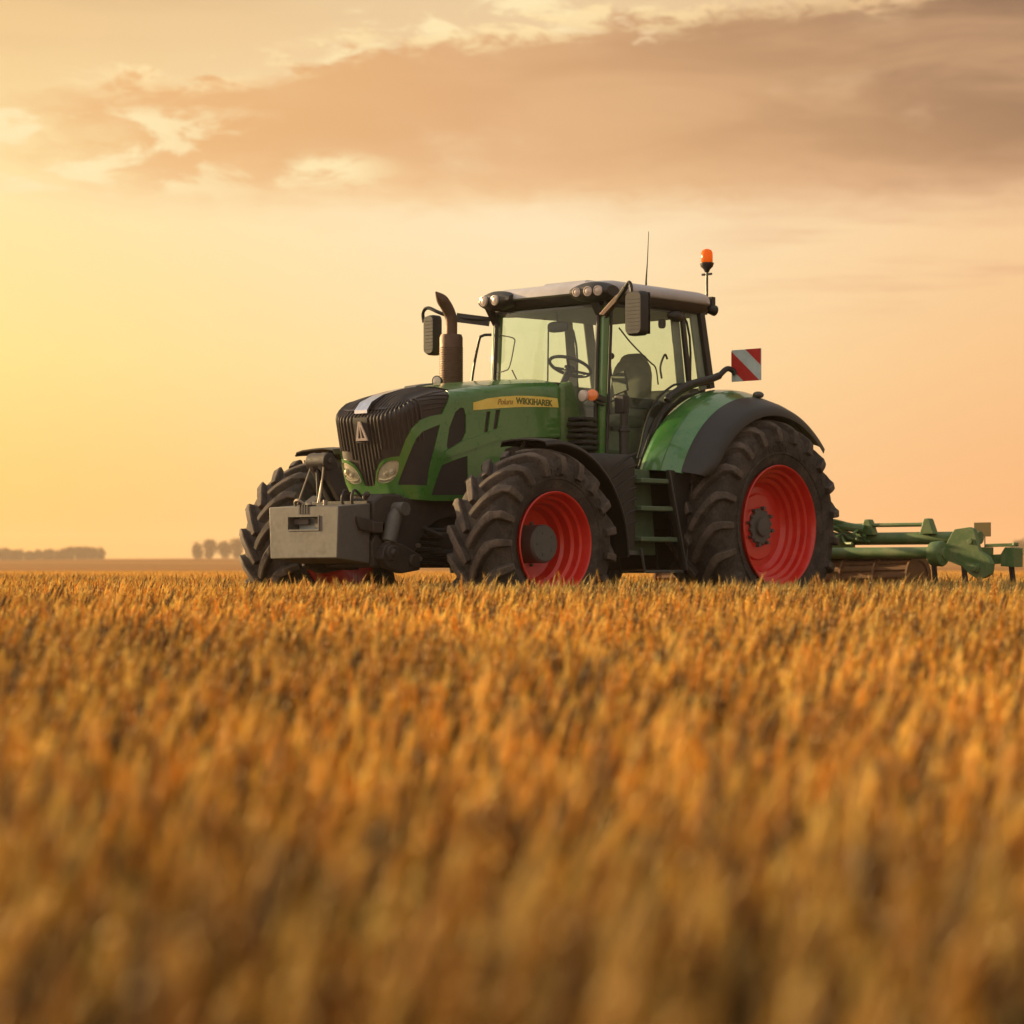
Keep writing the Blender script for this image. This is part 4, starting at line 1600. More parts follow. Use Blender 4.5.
soft(im, (1.40, -.02, 2.98), (.05, .26, .11), 0)
im.tube([(1.42, -.02, 3.13), (1.40, -.02, 3.0)], .01, 6)
im.tube([(1.45, -.10, 2.95), (1.46, -.10, 2.45)], .008, 6)
im.build('inner_mirror', M_['black'], tractor)
sv = MB()
soft(sv, (.42, .50, 3.05), (.05, .08, .10), 0)
sv.build('speaker', M_['black'], tractor)
# wiper at the windscreen
wp = MB()
wp.tube([(1.77, .05, 1.95), (1.79, -.15, 2.35), (1.76, -.30, 2.55)], .007, 5)
wp.build('wiper', M_['black'], tractor)

# bellows and boxes at the foot of the cab, near side
bx = MB()
for k in range(6):
    z = 1.74+.055*k
    bx.box((1.62+.008*k, .40-.01*k, z), (1.90-.02*(k % 2), .70+.01*(k % 2), z+.038))
bx.build('bellows', M_['black'], tractor, bevel=.012)
cw = MB()
cw.prism([(1.95, 1.78), (1.95, 2.36), (1.80, 2.40), (1.66, 2.05), (1.66, 1.78)], -.52, .52)
cw.build('cowl', M_['green_old'], tractor, bevel=.03)

# fuel tank with its slanted grooves, near and far side
for sg in (1, -1):
    tk = MB()
    def tank_pt(u, z):
        # u along the outer face from the front corner round to the rear one
        return u
    P = []
    for i in range(15):
        z = .80+(1.68-.80)*i/14
        k = i/14
        drop = .05*max(0, (z-1.60)/.08)**2
        xf_ = 2.30-.05*(1-k)-.05*math.sin(k*PI)*.3
        row = []
        ol = [(xf_, .55)]
        for q in range(7):
            a = math.radians(90*q/6)
            ol.append((xf_-.16+.16*math.sin(a)*0+.16*math.cos(a), 1.22-.16+.16*math.sin(a)))
        for q in range(7):
            a = math.radians(90*q/6)
            ol.append((1.70-.0+.05-.05*math.sin(a), 1.22-.05+.05*math.cos(a)))
        ol.append((1.70, .55))
        P.append([(a, sg*(b-drop), z) for a, b in ol])
    tk.grid(P)
    tk.add([p for p in P[0]], [tuple(range(len(P[0])))]); tk.add([p for p in P[-1]], [tuple(range(len(P[-1])))])
    t_ = tk.build('fuel_tank', M_['black'], tractor, smooth=40)
    gr = MB()
    for k in range(7):
        z0 = .93+.105*k
        gr.tube(smooth_path([(1.71, sg*1.222, z0+.13), (1.85, sg*1.228, z0+.09), (2.05, sg*1.224, z0-.02), (2.22, sg*1.17, z0-.10)], 5), .010, 6)
    gr.build('tank_rib', M_['black'], t_, smooth=40)
    cp = MB()
    cp.tube([(1.62, sg*1.0, 1.60), (1.62, sg*1.0, 1.96)], .05, 12)
    cp.tube([(1.62, sg*1.0, 1.94), (1.62, sg*1.0, 2.22)], .038, 12)
    cp.lathe([(0, .05), (.0, .062), (.035, .062), (.035, .05)], 14, org=(1.62, sg*1.0, 1.90), axis=(0, 0, 1))
    cp.box((1.58, sg*.92, 2.08), (1.67, sg*1.03, 2.25))
    cp.build('intake_post', M_['black'], tractor, bevel=.008)

# access steps
for sg in (1, -1):
    lb = MB()
    lb.prism([(1.72, .74), (1.72, 1.56), (1.24, 1.56), (1.14, .74)], sg*.98, sg*1.0)
    for z, x0, x1 in ((1.44, 1.20, 1.68), (1.18, 1.16, 1.68), (.89, 1.11, 1.68)):
        lb.box((x0, sg*.95, z-.022), (x1, sg*1.26, z+.022))
    lad = lb.build('ladder', M_['step_green'], tractor, bevel=.008)
    sp = MB()
    sp.prism([(.93, 1.53), (1.27, 1.55), (1.13, .90), (1.03, .62), (.98, 1.40)], sg*1.22, sg*1.27)
    sp.prism([(1.30, 1.545), (1.245, 1.545), (1.03, .60), (1.07, .60)], sg*1.24, sg*1.285)
    lo_ = MB()
    lo_.tube([(1.68, sg*1.25, .80), (1.62, sg*1.25, .585), (1.05, sg*1.25, .585), (1.09, sg*1.25, .80)], .016, 8)
    lo_.tube([(1.29, sg*1.287, 1.54), (1.02, sg*1.287, .60)], .007, 6)
    lo_.tube([(.925, sg*1.272, 1.46), (1.02, sg*1.272, .62)], .007, 6)
    lo_.build('step_loop', M_['hub'], lad)
    sp.tube([(1.68, sg*.95, .80), (1.62, sg*.95, .585), (1.05, sg*.95, .585), (1.09, sg*.95, .80)], .016, 8)
    sp.build('side_plate', M_['black'], lad, bevel=.006)
    fx = MB()
    fx.box((1.70, sg*.9, .74), (2.12, sg*1.23, .78))
    fx.build('tank_strap', M_['hub'], tractor, bevel=.005)

# ---- front ballast block (hung on the linkage)
def ballast():
    root = empty('ballast_weight', (0, 0, 0))
    root.matrix_world = tractor_m
    tag(root, 'grey cast ballast block with a slotted window, hung on the front of the tractor', 'ballast weight')
    mb = MB()
    hw0, hw1 = .435, .415
    X0, X1 = 4.83, 4.43
    def ring(x, zt, zb, hw, hb):
        return [(x, -hw, zt), (x, hw, zt), (x, hb, zb), (x, -hb, zb)]
    # front face with an opening
    F = ring(X0, 1.155, .70, .445, .425)
    Bk = ring(X1, 1.185, .655, .43, .42)
    W0 = [(X0, -.19, 1.065), (X0, .19, 1.065), (X0, .19, .955), (X0, -.19, .955)]
    W1 = [(X0-.14, y, z) for _, y, z in W0]
    vs = F+Bk+W0+W1
    fs = [(0, 1, 9, 8), (1, 2, 10, 9), (2, 3, 11, 10), (3, 0, 8, 11), (4, 7, 6, 5), (0, 4, 5, 1), (1, 5, 6, 2), (2, 6, 7, 3), (3, 7, 4, 0),
          (8, 9, 13, 12), (9, 10, 14, 13), (10, 11, 15, 14), (11, 8, 12, 15), (12, 13, 14, 15)]
    mb.add(vs, fs)
    mb.build('block', M_['concrete'], root, bevel=.010, smooth=30)
    br = MB()
    br.box((X0-.06, .10, .965), (X0-.04, .17, 1.055))
    br.box((X0-.08, -.19, 1.0), (X0-.06, .0, 1.05))
    pb_ = MB()
    pb_.box((X0-.136, -.186, .958), (X0-.128, .186, 1.062))
    pb_.build('window_plate', M_['white'], root)
    br.build('window_bracket', M_['concrete'], root, bevel=.004)
    sl_ = MB()
    for k in range(4):
        y = -.045+.032*k
        sl_.box((X0-.10, y-.009, 1.09), (X0+.004, y+.009, 1.172))
    sl_.build('top_slot', M_['dark'], root)
    fm_ = MB()
    t = .012
    for a, b in (((-.20, 1.065), (.20, 1.077)), ((-.20, .943), (.20, .955))):
        fm_.box((X0-.004, a[0], a[1]), (X0+.006, b[0], b[1]))
    for a, b in (((-.202, .945), (-.19, 1.075)), ((.19, .945), (.202, 1.075))):
        fm_.box((X0-.004, a[0], a[1]), (X0+.0065, b[0], b[1]))
    fm_.build('window_rim', M_['concrete'], root)
    hk = MB()
    for sg in (1, -1):
        hk.prism([(4.62, 1.02), (4.62, 1.07), (4.50, 1.05), (4.38, 1.02), (4.36, .92), (4.58, .95)], sg*.42, sg*.47)
        hk.box((4.34, sg*.42, .93), (4.46, sg*.50, 1.02))
    hk.build('side_hook', M_['iron'], root, bevel=.008)
    ey = MB()
    ey.tube(smooth_path([(4.70, -.24, 1.17), (4.72, -.22, 1.21), (4.74, -.15, 1.215), (4.72, -.10, 1.18)], 5), .012, 7)
    ey.tube([(4.66, .10, 1.17), (4.66, .10, 1.215)], .02, 8)
    ey.build('lifting_eye', M_['steel'], root)
tractor_m = Matrix.Translation(T_ORG) @ Matrix.Rotation(math.radians(228.05), 4, 'Z')
ballast()

# ------------------------------------------------------------------ cultivator behind the tractor
def cultivator():
    root = empty('cultivator', (0, 0, 0))
    root.matrix_world = tractor_m
    tag(root, 'green tillage implement with long tubes and an end plate, hitched behind the tractor', 'cultivator')
    G = M_['green_old']
    X0 = -2.55
    Y0, Y1 = -2.0, 2.03
    mb = MB()
    mb.tube([(X0-.42, Y0, .94), (X0-.42, Y1+.05, .94)], .068, 20)
    mb.build('rear_tube', G, root)
    mb = MB()
    mb.tube([(X0+.02, Y0, .78), (X0+.02, Y1-.27, .78)], .062, 20)
    mb.build('front_tube', G, root)
    mb = MB()
    mb.tube([(X0-.35, .30, 1.085), (X0-.35, Y1-.50, 1.085)], .022, 12)
    mb.build('upper_rod', G, root)
    for yy in (.72, 1.48, -.4, -1.5):
        mb = MB()
        mb.prism([(yy-.09, .98), (yy+.10, .98), (yy+.045, 1.12), (yy+.03, 1.15), (yy-.03, 1.15), (yy-.045, 1.12)], X0-.40, X0-.31, 'yz')
        mb.build('bracket', G, root, bevel=.01)
    # hitch arms to the tractor
    mb = MB()
    for yy in (-.42, .42):
        mb.bar((-.6, yy*.8, .72), (X0+.1, yy, .74), .07, .10)
        mb.prism([(X0-.5, .68), (X0+.15, .66), (X0+.15, .86), (X0-.25, 1.0), (X0-.5, 1.0)], yy-.03, yy+.03)
    mb.bar((-.7, 0, 1.2), (X0-.2, 0, 1.12), .06, .06)
    mb.build('hitch_frame', G, root, bevel=.008)
    # hoses bundled at the middle
    mb = MB()
    rr = random.Random(5)
    for k in range(6):
        pts = [(X0+rr.uniform(-.35, 0), .1+.16*i, 1.02+.12*math.sin(i*.75+.5+k*.3)+rr.uniform(-.02, .02)) for i in range(5)]
        mb.tube(smooth_path(pts, 5), .016, 7)
    mb.tube(smooth_path([(X0-.2, .1, 1.02), (X0-.2, .4, 1.08), (X0-.3, .7, 1.04)], 5), .05, 10)
    mb.build('hydraulic_hoses', M_['green_old'], root)
    # round end drum of the front tube
    mb = MB()
    mb.lathe([(-.07, 0), (-.07, .09), (-.06, .125), (.05, .135), (.07, .125), (.085, .06), (.10, .055), (.10, 0)], 30, org=(X0+.02, Y1-.20, .77))
    bolts_r = .085
    for i in range(6):
        a = 2*PI*i/6
        mb.lathe([(.07, 0), (.07, .014), (.085, .014), (.085, 0)], 6, org=(X0+.02+bolts_r*math.cos(a), Y1-.20, .77+bolts_r*math.sin(a)))
    mb.build('end_drum', G, root, smooth=35)
    # big end plate
    mb = MB()
    pl0 = [(-.02, .98), (.03, 1.03), (.26, 1.05), (.33, 1.03), (.42, .80), (.56, .74), (.62, .66), (.60, .56), (.50, .52), (.40, .50), (.26, .56), (.14, .64), (-.10, .70), (-.16, .80)]
    pl_ = [((a+.16)*.77-.24, b) for a, b in pl0]
    mb.prism([(a+Y1-.10, b) for a, b in pl_], X0-.36, X0-.30, 'yz')
    mb.lathe([(0, 0), (0, .05), (.03, .05), (.03, .03), (.05, .03), (.05, 0)], 16, org=(X0-.30, Y1+.07, .62), axis=(1, 0, 0))
    mb.lathe([(0, 0), (0, .03), (.02, .03), (.02, 0)], 16, org=(X0-.30, Y1+.0, .90), axis=(1, 0, 0))
    mb.build('end_plate', G, root, bevel=.004)
    # trailing arm and its box
    mb = MB()
    mb.bar((X0-.62, Y1+.0, .86), (X0-.62, Y1+.37, .865), .05, .035)
    mb.bar((X0-.62, Y1+.0, .71), (X0-.62, Y1+.30, .72), .05, .10)
    mb.bar((X0-.36, Y1+.05, .78), (X0-.64, Y1+.05, .78), .05, .12)
    mb.prism([(Y1+.22, .64), (Y1+.38, .63), (Y1+.38, .83), (Y1+.27, .84), (Y1+.22, .77)], X0-.72, X0-.54, 'yz')
    mb.lathe([(0, 0), (0, .035), (.03, .03), (.03, 0)], 14, org=(X0-.62, Y1+.35, .86), axis=(0, 0, 1))
    mb.build('side_arm', G, root, bevel=.004)
    # tines
    for k, (xx, yy, h) in enumerate([(X0-.33, Y1-.10, .66), (X0-.33, Y1+.08, .58), (X0-.62, Y1+.30, .66), (X0-.1, Y1-.9, .72), (X0-.1, Y1-1.5, .72), (X0-.5, Y1-.6, .86), (X0-.1, Y1-2.2, .72), (X0-.1, Y1-2.9, .72), (X0-.1, Y1-3.6, .72)]):
        mb = MB()
        pts = smooth_path([(xx, yy, h), (xx-.02, yy+.01, h-.18), (xx-.06, yy+.03, .22), (xx+.04, yy+.08, .05)], 5)
        mb.tube(pts, .050, 6, flat=.45)
        mb.build('tine', M_['iron'], root)
    # packer roller
    mb = MB()
    mb.lathe([(Y0+.1, 0), (Y0+.1, .20), (Y1-.55, .20), (Y1-.55, 0)], 24, org=(X0-.15, 0, .52))
    for k in range(16):
        a = 2*PI*k/16
        mb.bar((X0-.15+.215*math.cos(a), Y0+.1, .52+.215*math.sin(a)), (X0-.15+.215*math.cos(a+.5), Y1-.55, .52+.215*math.sin(a+.5)), .03, .03)
    for k in range(9):
        y = Y0+.1+k*(Y1-.65-Y0)/8
        mb.lathe([(-.012, .18), (-.012, .245), (.012, .245), (.012, .18)], 26, org=(X0-.15, y, .52))
    mb.build('packer_roller', M_['apron'], root, smooth=30)
    mb = MB()
    mb.box((X0-.63, Y1-.155, .955), (X0-.62, Y1+.050, 1.105))
    mb.build('marker_plate', M_['signback'], root, bevel=.004)
    mb = MB()
    mb.tube([(X0-.637, Y1-.03, .80), (X0-.637, Y1-.03, 1.0)], .007, 6)
    mb.build('marker_stay', M_['iron'], root)
cultivator()

# ------------------------------------------------------------------ distant trees
def foliage_mat():
    m, N, out = new_mat('far_foliage')
    at = N.n('ShaderNodeAttribute', attribute_name='tint')
    c = N.mix(at.outputs['Fac'], (0.022, 0.013, 0.006), (0.055, 0.030, 0.012))
    d = N.n('ShaderNodeBsdfDiffuse'); N.put(d.inputs[0], c)
    t = N.n('ShaderNodeBsdfTranslucent'); N.put(t.inputs[0], c)
    mx = N.n('ShaderNodeMixShader'); mx.inputs[0].default_value = 0.35
    N.put(mx.inputs[1], d.outputs[0]); N.put(mx.inputs[2], t.outputs[0])
    N.put(out.inputs[0], mx.outputs[0])
    return m
M_['leaf'] = foliage_mat()
M_['bark'] = surf('bark', (0.07, 0.05, 0.035), 0.9, scale=1.0)

def crown_mesh(seed, H, Wd):
    r = np.random.default_rng(seed)
    blobs = []
    for k in range(17):
        a = r.uniform(0, 2*PI); q = r.uniform(0, .62)*Wd/2
        blobs.append((q*math.cos(a), q*math.sin(a), H*r.uniform(.16, .82), r.uniform(.19, .32)*Wd))
    V, F, T = [], [], []
    for bx_, by_, bz_, br_ in blobs:
        n = 150
        d = r.normal(size=(n, 3)); d /= np.linalg.norm(d, axis=1)[:, None]
        p = d*(br_*r.uniform(.55, 1.08, n))[:, None]+np.array([bx_, by_, bz_])
        tb = r.uniform(-.2, .2)
        for i in range(n):
            s_ = r.uniform(.18, .42)
            u = r.normal(size=3); u /= np.linalg.norm(u)
            v = np.cross(u, r.normal(size=3)); v /= np.linalg.norm(v)
            b = len(V)
            V += [tuple(p[i]-u*s_), tuple(p[i]+v*s_*.6), tuple(p[i]+u*s_), tuple(p[i]-v*s_*.6)]
            F.append((b, b+1, b+2, b+3))
            T += [min(1, max(0, .5+tb+r.uniform(-.3, .3)))]*4
    me = bpy.data.meshes.new('crown')
    me.from_pydata(V, [], F)
    a = me.attributes.new('tint', 'FLOAT', 'POINT'); a.data.foreach_set('value', T)
    me.materials.append(M_['leaf'])
    return me
def trunk_mesh(seed, H):
    r = random.Random(seed)
    mb = MB()
    mb.tube([(0, 0, -.3), (.05, 0, H*.2), (r.uniform(-.2, .2), r.uniform(-.2, .2), H*.62)], [.28, .2, .07], 8)
    for k in range(5):
        a = r.uniform(0, 2*PI)
        z = H*r.uniform(.25, .45)
        mb.tube([(0, 0, z), (.9*math.cos(a), .9*math.sin(a), z+1.0), (1.7*math.cos(a), 1.7*math.sin(a), z+2.0)], [.11, .07, .03], 6)
    return mb.mesh('trunk', M_['bark'])
kinds = [(crown_mesh(20+k, H, Wd), trunk_mesh(20+k, H), H) for k, (H, Wd) in enumerate([(8, 7.5), (7.4, 8.4), (8.6, 6.8), (7.0, 6.4)])]
def hill_z(x, y):
    ridge = 5.6+0.8*math.sin(x*0.009+1.0)+0.45*math.sin(x*0.031)+3.2*float(sstep(x, 120, 420))
    return ridge*float(sstep(y, 430, 1150))-ridge*float(sstep(y, 1300, 2600))-.02
def plant_tree(k, x, y, s_, rz, label, group):
    cm, tm, H = kinds[k]
    t = empty('tree', (x, y, hill_z(x, y)-.2), rz)
    t.scale = (s_, s_, s_)
    tag(t, label, 'tree', group)
    for nm, me in (('crown', cm), ('trunk', tm)):
        o = bpy.data.objects.new(nm, me)
        COL.objects.link(o)
        o.parent = t
rt = random.Random(8)
TY = 1180.0
def tx(px, y=TY):
    return (px-512)/2500*y
# the long row at the left edge: crowns run together
x = -262
i = 0
while x < tx(104):
    for back in (0,):
        plant_tree(rt.randrange(4), x+rt.uniform(-1, 1)+back*1.6, TY+rt.uniform(-4, 4)+back*9, rt.uniform(.72, .84), rt.uniform(0, 6.2),
                   'hazy tree in the long row of merged crowns on the ridge', 'trees of the long hazy row')
    x += rt.uniform(1.7, 2.5)
# the small clump
clump = [(tx(198), 1.05, 0, 'hazy tree at the left end of the small ridge clump'),
         (tx(210), 1.15, 2, 'hazy tree second from the left in the small ridge clump'),
         (tx(225), 1.12, 1, 'hazy broad tree third from the left in the small ridge clump'),
         (tx(237), 1.2, 2, 'hazy tree of the small ridge clump, nearest the tractor tyre')]
for x, s_, k, lb in clump:
    plant_tree(k, x, TY+rt.uniform(-3, 3), s_, rt.uniform(0, 6), lb, 'small clump of trees on the ridge')
for x, s_, k in ((tx(1016), 1.0, 1), (tx(1026), 1.1, 0), (tx(1037), 1.1, 3)):
    plant_tree(k, x, TY+rt.uniform(-3, 3), s_, rt.uniform(0, 6), 'hazy tree low on the horizon behind the end of the green implement', 'hazy trees at the right edge')

# ------------------------------------------------------------------ wheat
def wheat_mat():
    m, N, out = new_mat('ripe_wheat')
    tint = N.n('ShaderNodeAttribute', attribute_name='tint').outputs['Fac']
    part = N.n('ShaderNodeAttribute', attribute_name='part').outputs['Fac']     # 0 stem and leaf, 1 ear
    hgt = N.n('ShaderNodeAttribute', attribute_name='tone', attribute_type='INSTANCER').outputs['Fac']
    ear = N.ramp(tint, [(0.0, (0.17, 0.085, 0.018)), (0.3, (0.48, 0.24, 0.036)), (0.7, (0.90, 0.50, 0.065)), (1.0, (0.98, 0.72, 0.20))])
    stem = N.ramp(tint, [(0.0, (0.09, 0.055, 0.014)), (0.5, (0.25, 0.14, 0.030)), (1.0, (0.55, 0.32, 0.07))])
    c = N.mix(part, stem, ear)
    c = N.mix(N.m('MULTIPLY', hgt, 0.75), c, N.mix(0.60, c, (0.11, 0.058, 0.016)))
    shd = N.n('ShaderNodeAttribute', attribute_name='shadow_band', attribute_type='INSTANCER').outputs['Fac']
    c = N.mix(N.m('MULTIPLY', shd, 0.7), c, (0.46, 0.40, 0.17))  # grey-green tint laid into the wheat colour as the tractor's shadow
    d = N.n('ShaderNodeBsdfDiffuse'); N.put(d.inputs[0], c)
    t = N.n('ShaderNodeBsdfTranslucent'); N.put(t.inputs[0], c)
    mx = N.n('ShaderNodeMixShader'); mx.inputs[0].default_value = 0.58
    N.put(mx.inputs[1], d.outputs[0]); N.put(mx.inputs[2], t.outputs[0])
    g = N.n('ShaderNodeBsdfGlossy'); g.inputs['Roughness'].default_value = 0.5
    g.inputs[0].default_value = (1, .9, .7, 1)
    m2 = N.n('ShaderNodeMixShader'); m2.inputs[0].default_value = 0.04
    N.put(m2.inputs[1], mx.outputs[0]); N.put(m2.inputs[2], g.outputs[0])
    N.put(out.inputs[0], m2.outputs[0])
    return m


def stalk(r, V, F, TI, PT, x, y, h, detail):
    """one wheat plant: stem, two leaves, a nodding ear with grains and awns"""
    lean = r.normal(0, .045, 2)+np.array([.085, -.015])
    tint = float(np.clip(r.normal(.5, .36), 0, 1))
    def add(vs, fs, part, ti):
        b = len(V)
        V.extend(vs); F.extend([tuple(b+i for i in f) for f in fs])
        TI.extend([ti]*len(vs)); PT.extend([part]*len(vs))
    def pos(t):
        return np.array([x+lean[0]*t*t, y+lean[1]*t*t, h*t])
    # stem
    ts = (0, .5, 1.0) if detail else (.3, 1.0)
    vs, fs = [], []
    rad = .0019
    for t in ts:
        p = pos(t)
        for k in range(3):
            a = 2*PI*k/3
            vs.append((p[0]+rad*math.cos(a), p[1]+rad*math.sin(a), p[2]))
    for i in range(len(ts)-1):
        for k in range(3):
            k2 = (k+1) % 3
            fs.append((i*3+k, i*3+k2, i*3+3+k2, i*3+3+k))
    add(vs, fs, 0.0, max(0, tint-.1))
    # leaves
    for _ in range(2 if detail else 1):
        t0 = r.uniform(.35, .85)
        a = r.uniform(0, 2*PI); L = r.uniform(.10, .20)
        d = np.array([math.cos(a), math.sin(a), 0]); sd = np.array([-math.sin(a), math.cos(a), 0])
        p0 = pos(t0); up = r.uniform(.4, 1.0); w_ = r.uniform(.003, .0055)
        vs = []
        for q, wv in ((0, .6), (.45, 1.0), (1.0, .1)):
            p = p0+d*L*q*.8+np.array([0, 0, L*(up*q-1.1*q*q)])
            vs += [tuple(p-sd*w_*wv), tuple(p+sd*w_*wv)]
        add(vs, [(0, 1, 3, 2), (2, 3, 5, 4)], 0.0, float(np.clip(tint+r.normal(0, .25), 0, 1)))
    # ear
    el = r.uniform(.080, .115)
    nod = lean*1.6+r.normal(0, .12, 2)
    ax = np.array([nod[0], nod[1], 1.0]); ax /= np.linalg.norm(ax)
    u = np.cross(ax, [1, .2, 0]); u /= np.linalg.norm(u); v = np.cross(ax, u)
    p0 = pos(1.0)
    n = 8 if detail else 4
    seg = 5 if detail else 4
    vs, fs = [], []
    for i in range(n+1):
        t = i/n
        rr_ = .0070*(math.sin(PI*min(1, t*.9+.08)))**.6
        if detail:
            rr_ *= 1.18 if i % 2 else .80
        c = p0+ax*el*t+np.array([nod[0], nod[1], -.2])*el*.35*t*t
        for k in range(seg):
            a = 2*PI*k/seg+i*.5
            vs.append(tuple(c+u*math.cos(a)*rr_+v*math.sin(a)*rr_))
    for i in range(n):
        for k in range(seg):
            k2 = (k+1) % seg
            fs.append((i*seg+k, i*seg+k2, (i+1)*seg+k2, (i+1)*seg+k))
    add(vs, fs, 1.0, tint)
    # awns
    for k in range(9 if detail else 4):
        t = r.uniform(.15, .95)
        c = p0+ax*el*t+np.array([nod[0], nod[1], -.2])*el*.35*t*t
        a = r.uniform(0, 2*PI)
        d = ax*1.0+(u*math.cos(a)+v*math.sin(a))*r.uniform(.18, .42)
        L = r.uniform(.03, .055)
        e = c+d*L
        s_ = np.cross(d, [.3, .5, .8]); s_ /= np.linalg.norm(s_)
        add([tuple(c-s_*.0010), tuple(c+s_*.0010), tuple(e)], [(0, 1, 2)], 1.0, min(1, tint+.15))


def build_wheat():
    r = np.random.default_rng(31)
    V, F, TI, PT, ROLE = [], [], [], [], []
    NV = 6
    # six small detailed tufts of half a metre, two coarse ones of a metre and a half for the distance
    def patch(role, size, cnt, detail, hm, hs):
        b = len(V)
        for _ in range(cnt):
            x, y = r.uniform(-size/2, size/2, 2)
            stalk(r, V, F, TI, PT, x, y, float(max(.18, r.normal(hm, hs)+(.05 if r.random() < .05 else 0))), detail)
        ROLE.extend([role]*(len(V)-b))
    for k in range(NV):
        patch(k, .56, 90, True, .305, .040)
    for k in range(2):
        patch(NV+k, 1.6, 460, False, .305, .040)
    nmesh = len(V)
    # where the tufts stand
    P, ROT, SC, PICK, TONE, SHADOW = [], [], [], [], [], []
    cR, sR = math.cos(math.radians(228.05)), math.sin(math.radians(228.05))
    def blocked(x, y):
        dx, dy = x-T_ORG[0], y-T_ORG[1]
        lx, ly = dx*cR+dy*sR, -dx*sR+dy*cR
        for wx, wy, hw_, hl in ((0, 1.32, .40, .62), (0, -1.32, .40, .62), (3.32, 1.35, .36, .50), (3.32, -1.35, .36, .50)):
            if abs(lx-wx) < hl+.05 and abs(ly-wy) < hw_+.02:
                return True
        return False
    def low(x, y):
        return (math.sin(x*.9+y*.35+1.0)+math.sin(x*.37-y*.8+2.2)+math.sin(x*2.3+y*1.1)*.6)/2.6
    y = .9
    st_ = .47
    while y < 46:
        half = y*.235+2.6
        x = -half
        while x < half:
            px, py = x+r.uniform(-.12, .12), y+r.uniform(-.12, .12)
            if not blocked(px, py) and (abs(px) > .35 or py > 1.25):
                l = low(px, py)
                P.append((px, py, float(ground_z(px, py))))
                ROT.append(r.uniform(-.7, .7)+(PI if False else 0))
                SC.append(1.0+.10*l*(1.0 if py < 16 else .35)+r.normal(0, .010))
                SHADOW.append(float(sstep(py, 15.5, 17.5)*(1-sstep(py, 23, 27))*sstep(px+.25*(py-20), -3.0, .5))*float(np.clip(.75+r.normal(0, .2), 0, 1)))  # band before the wheels where the tractor's shadow is painted into the colour
                PICK.append(int(r.integers(0, NV)))
                TONE.append(float(np.clip(.45+.60*l+r.normal(0, .07)+.5*max(0.0, 1-py/4.5), 0, 1)))  # patchy tone; nearest wheat also coloured darker, a painted-in vignette
            x += st_
        y += st_
    while y < 415:
        half = y*.225+6
        stp_ = 1.45 if y < 140 else 1.45*(1+(y-140)/140)
        x = -half
        while x < half:
            px, py = x+r.uniform(-.3, .3), y+r.uniform(-.3, .3)
            P.append((px, py, 0.0)); ROT.append(r.uniform(0, 2*PI)); SC.append(1.0+r.normal(0, .02))
            SHADOW.append(0.0)
            PICK.append(NV+int(r.integers(0, 2)))
            TONE.append(float(np.clip(.3+.5*low(px*.2, py*.2)+r.normal(0, .15), 0, 1)))
            x += stp_
        y += stp_
    print('wheat tufts', len(P), 'verts', nmesh)
    V.extend(P)
    me = bpy.data.meshes.new('wheat')
    me.from_pydata(V, [], F)
    n = len(V)
    def attr(name, typ, vals, key='value'):
        a = me.attributes.new(name, typ, 'POINT'); a.data.foreach_set(key, np.asarray(vals).ravel())
    k = len(P)
    attr('tint', 'FLOAT', TI+[0.0]*k)
    attr('part', 'FLOAT', PT+[0.0]*k)
    attr('role', 'INT', ROLE+[100]*k)
    attr('pick', 'INT', [-1]*nmesh+PICK)
    attr('rotz', 'FLOAT', [0.0]*nmesh+ROT)
    attr('size', 'FLOAT', [0.0]*nmesh+SC)
    attr('tone', 'FLOAT', [0.0]*nmesh+TONE)
    attr('shadow_band', 'FLOAT', [0.0]*nmesh+SHADOW)
    me.materials.append(wheat_mat())
    ob = bpy.data.objects.new('wheat', me)
    COL.objects.link(ob)
    tag(ob, 'ripe golden wheat covering the whole field', 'wheat', kind='stuff')
    ng = bpy.data.node_groups.new('wheat_scatter', 'GeometryNodeTree')
    ng.interface.new_socket('Geometry', in_out='INPUT', socket_type='NodeSocketGeometry')
    ng.interface.new_socket('Geometry', in_out='OUTPUT', socket_type='NodeSocketGeometry')
    L = ng.links.new
    gi = ng.nodes.new('NodeGroupInput'); go = ng.nodes.new('NodeGroupOutput')
    def named(name, typ):
        nd = ng.nodes.new('GeometryNodeInputNamedAttribute'); nd.data_type = typ; nd.inputs['Name'].default_value = name
        return nd.outputs['Attribute']
    def eq(sock, val):
        nd = ng.nodes.new('FunctionNodeCompare'); nd.data_type = 'INT'; nd.operation = 'EQUAL'
        L(sock, nd.inputs[2]); nd.inputs[3].default_value = val
        return nd.outputs[0]
    join = ng.nodes.new('GeometryNodeJoinGeometry')
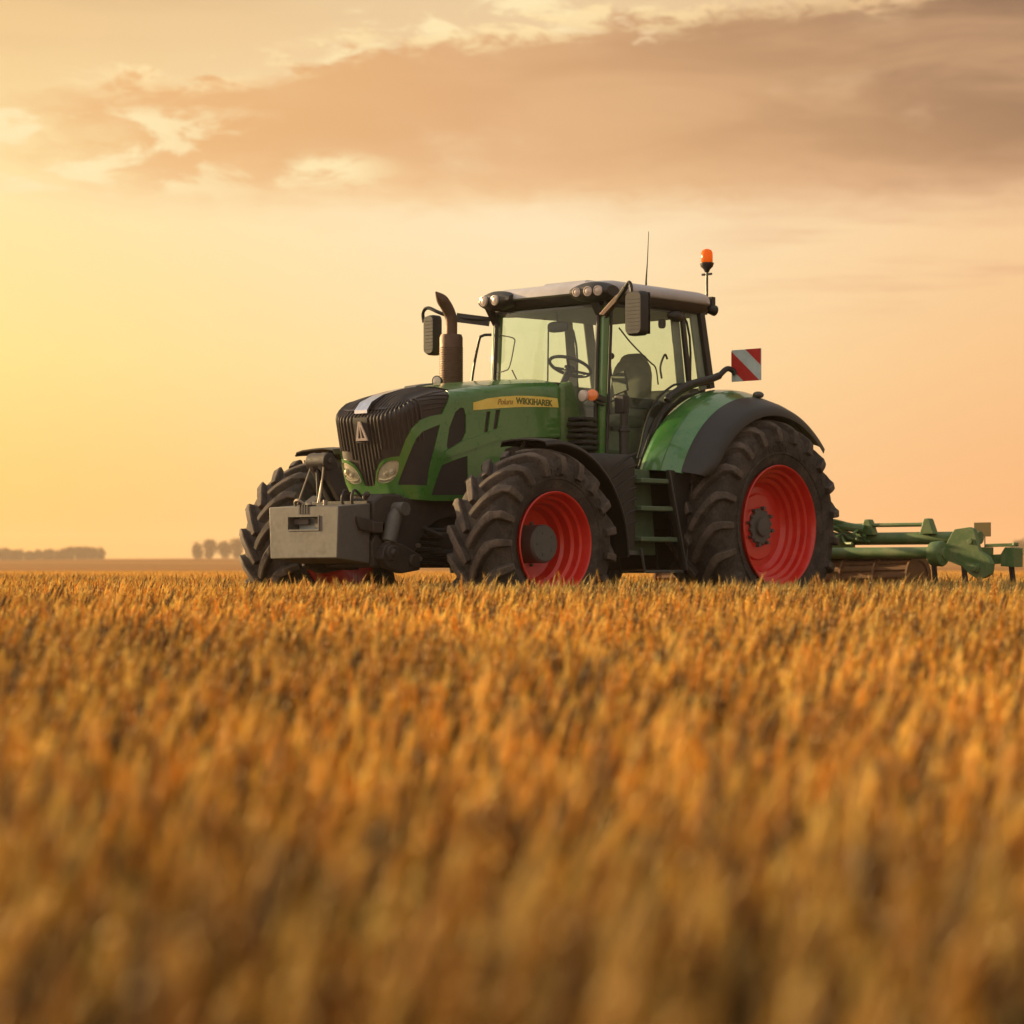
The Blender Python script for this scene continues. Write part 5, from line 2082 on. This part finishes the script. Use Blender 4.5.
    for q in range(NV+2):
        s1 = ng.nodes.new('GeometryNodeSeparateGeometry'); s1.domain = 'POINT'
        L(gi.outputs[0], s1.inputs[0]); L(eq(named('role', 'INT'), q), s1.inputs['Selection'])
        s2 = ng.nodes.new('GeometryNodeSeparateGeometry'); s2.domain = 'POINT'
        L(gi.outputs[0], s2.inputs[0]); L(eq(named('pick', 'INT'), q), s2.inputs['Selection'])
        m2p = ng.nodes.new('GeometryNodeMeshToPoints'); L(s2.outputs[0], m2p.inputs[0])
        iop = ng.nodes.new('GeometryNodeInstanceOnPoints')
        L(m2p.outputs[0], iop.inputs['Points']); L(s1.outputs[0], iop.inputs['Instance'])
        cx = ng.nodes.new('ShaderNodeCombineXYZ'); L(named('rotz', 'FLOAT'), cx.inputs[2])
        L(cx.outputs[0], iop.inputs['Rotation'])
        L(named('size', 'FLOAT'), iop.inputs['Scale'])
        L(iop.outputs[0], join.inputs[0])
    L(join.outputs[0], go.inputs[0])
    md = ob.modifiers.new('scatter', 'NODES'); md.node_group = ng
build_wheat()

# ------------------------------------------------------------------ the air
def build_haze():
    m = bpy.data.materials.new('haze')
    m.use_nodes = True
    m.node_tree.nodes.clear()
    N = NT(m.node_tree)
    out = N.n('ShaderNodeOutputMaterial')
    v = N.n('ShaderNodeVolumePrincipled')
    v.inputs['Color'].default_value = (1.0, 0.80, 0.60, 1)
    v.inputs['Density'].default_value = 0.00024
    v.inputs['Anisotropy'].default_value = 0.3
    N.put(out.inputs['Volume'], v.outputs[0])
    mb = MB()
    mb.box((-900, -30, -1.4), (900, 1420, 21.0))
    o = mb.build('haze', m, smooth=0)
    tag(o, 'thin warm haze over the field', 'haze', kind='stuff')
build_haze()

# pieces that are separate in the place become parts of their own
for o in list(bpy.data.objects):
    if o.type == 'MESH' and o.parent and o.name.split('.')[0] in (
            'dashboard', 'cables', 'side_vent', 'edge_seal', 'front_pillar', 'inner_pillar', 'side_hook', 'window_bracket', 'lifting_eye', 'casting_bolts', 'link_rods', 'top_slot', 'handrail'):
        split_pieces(o)
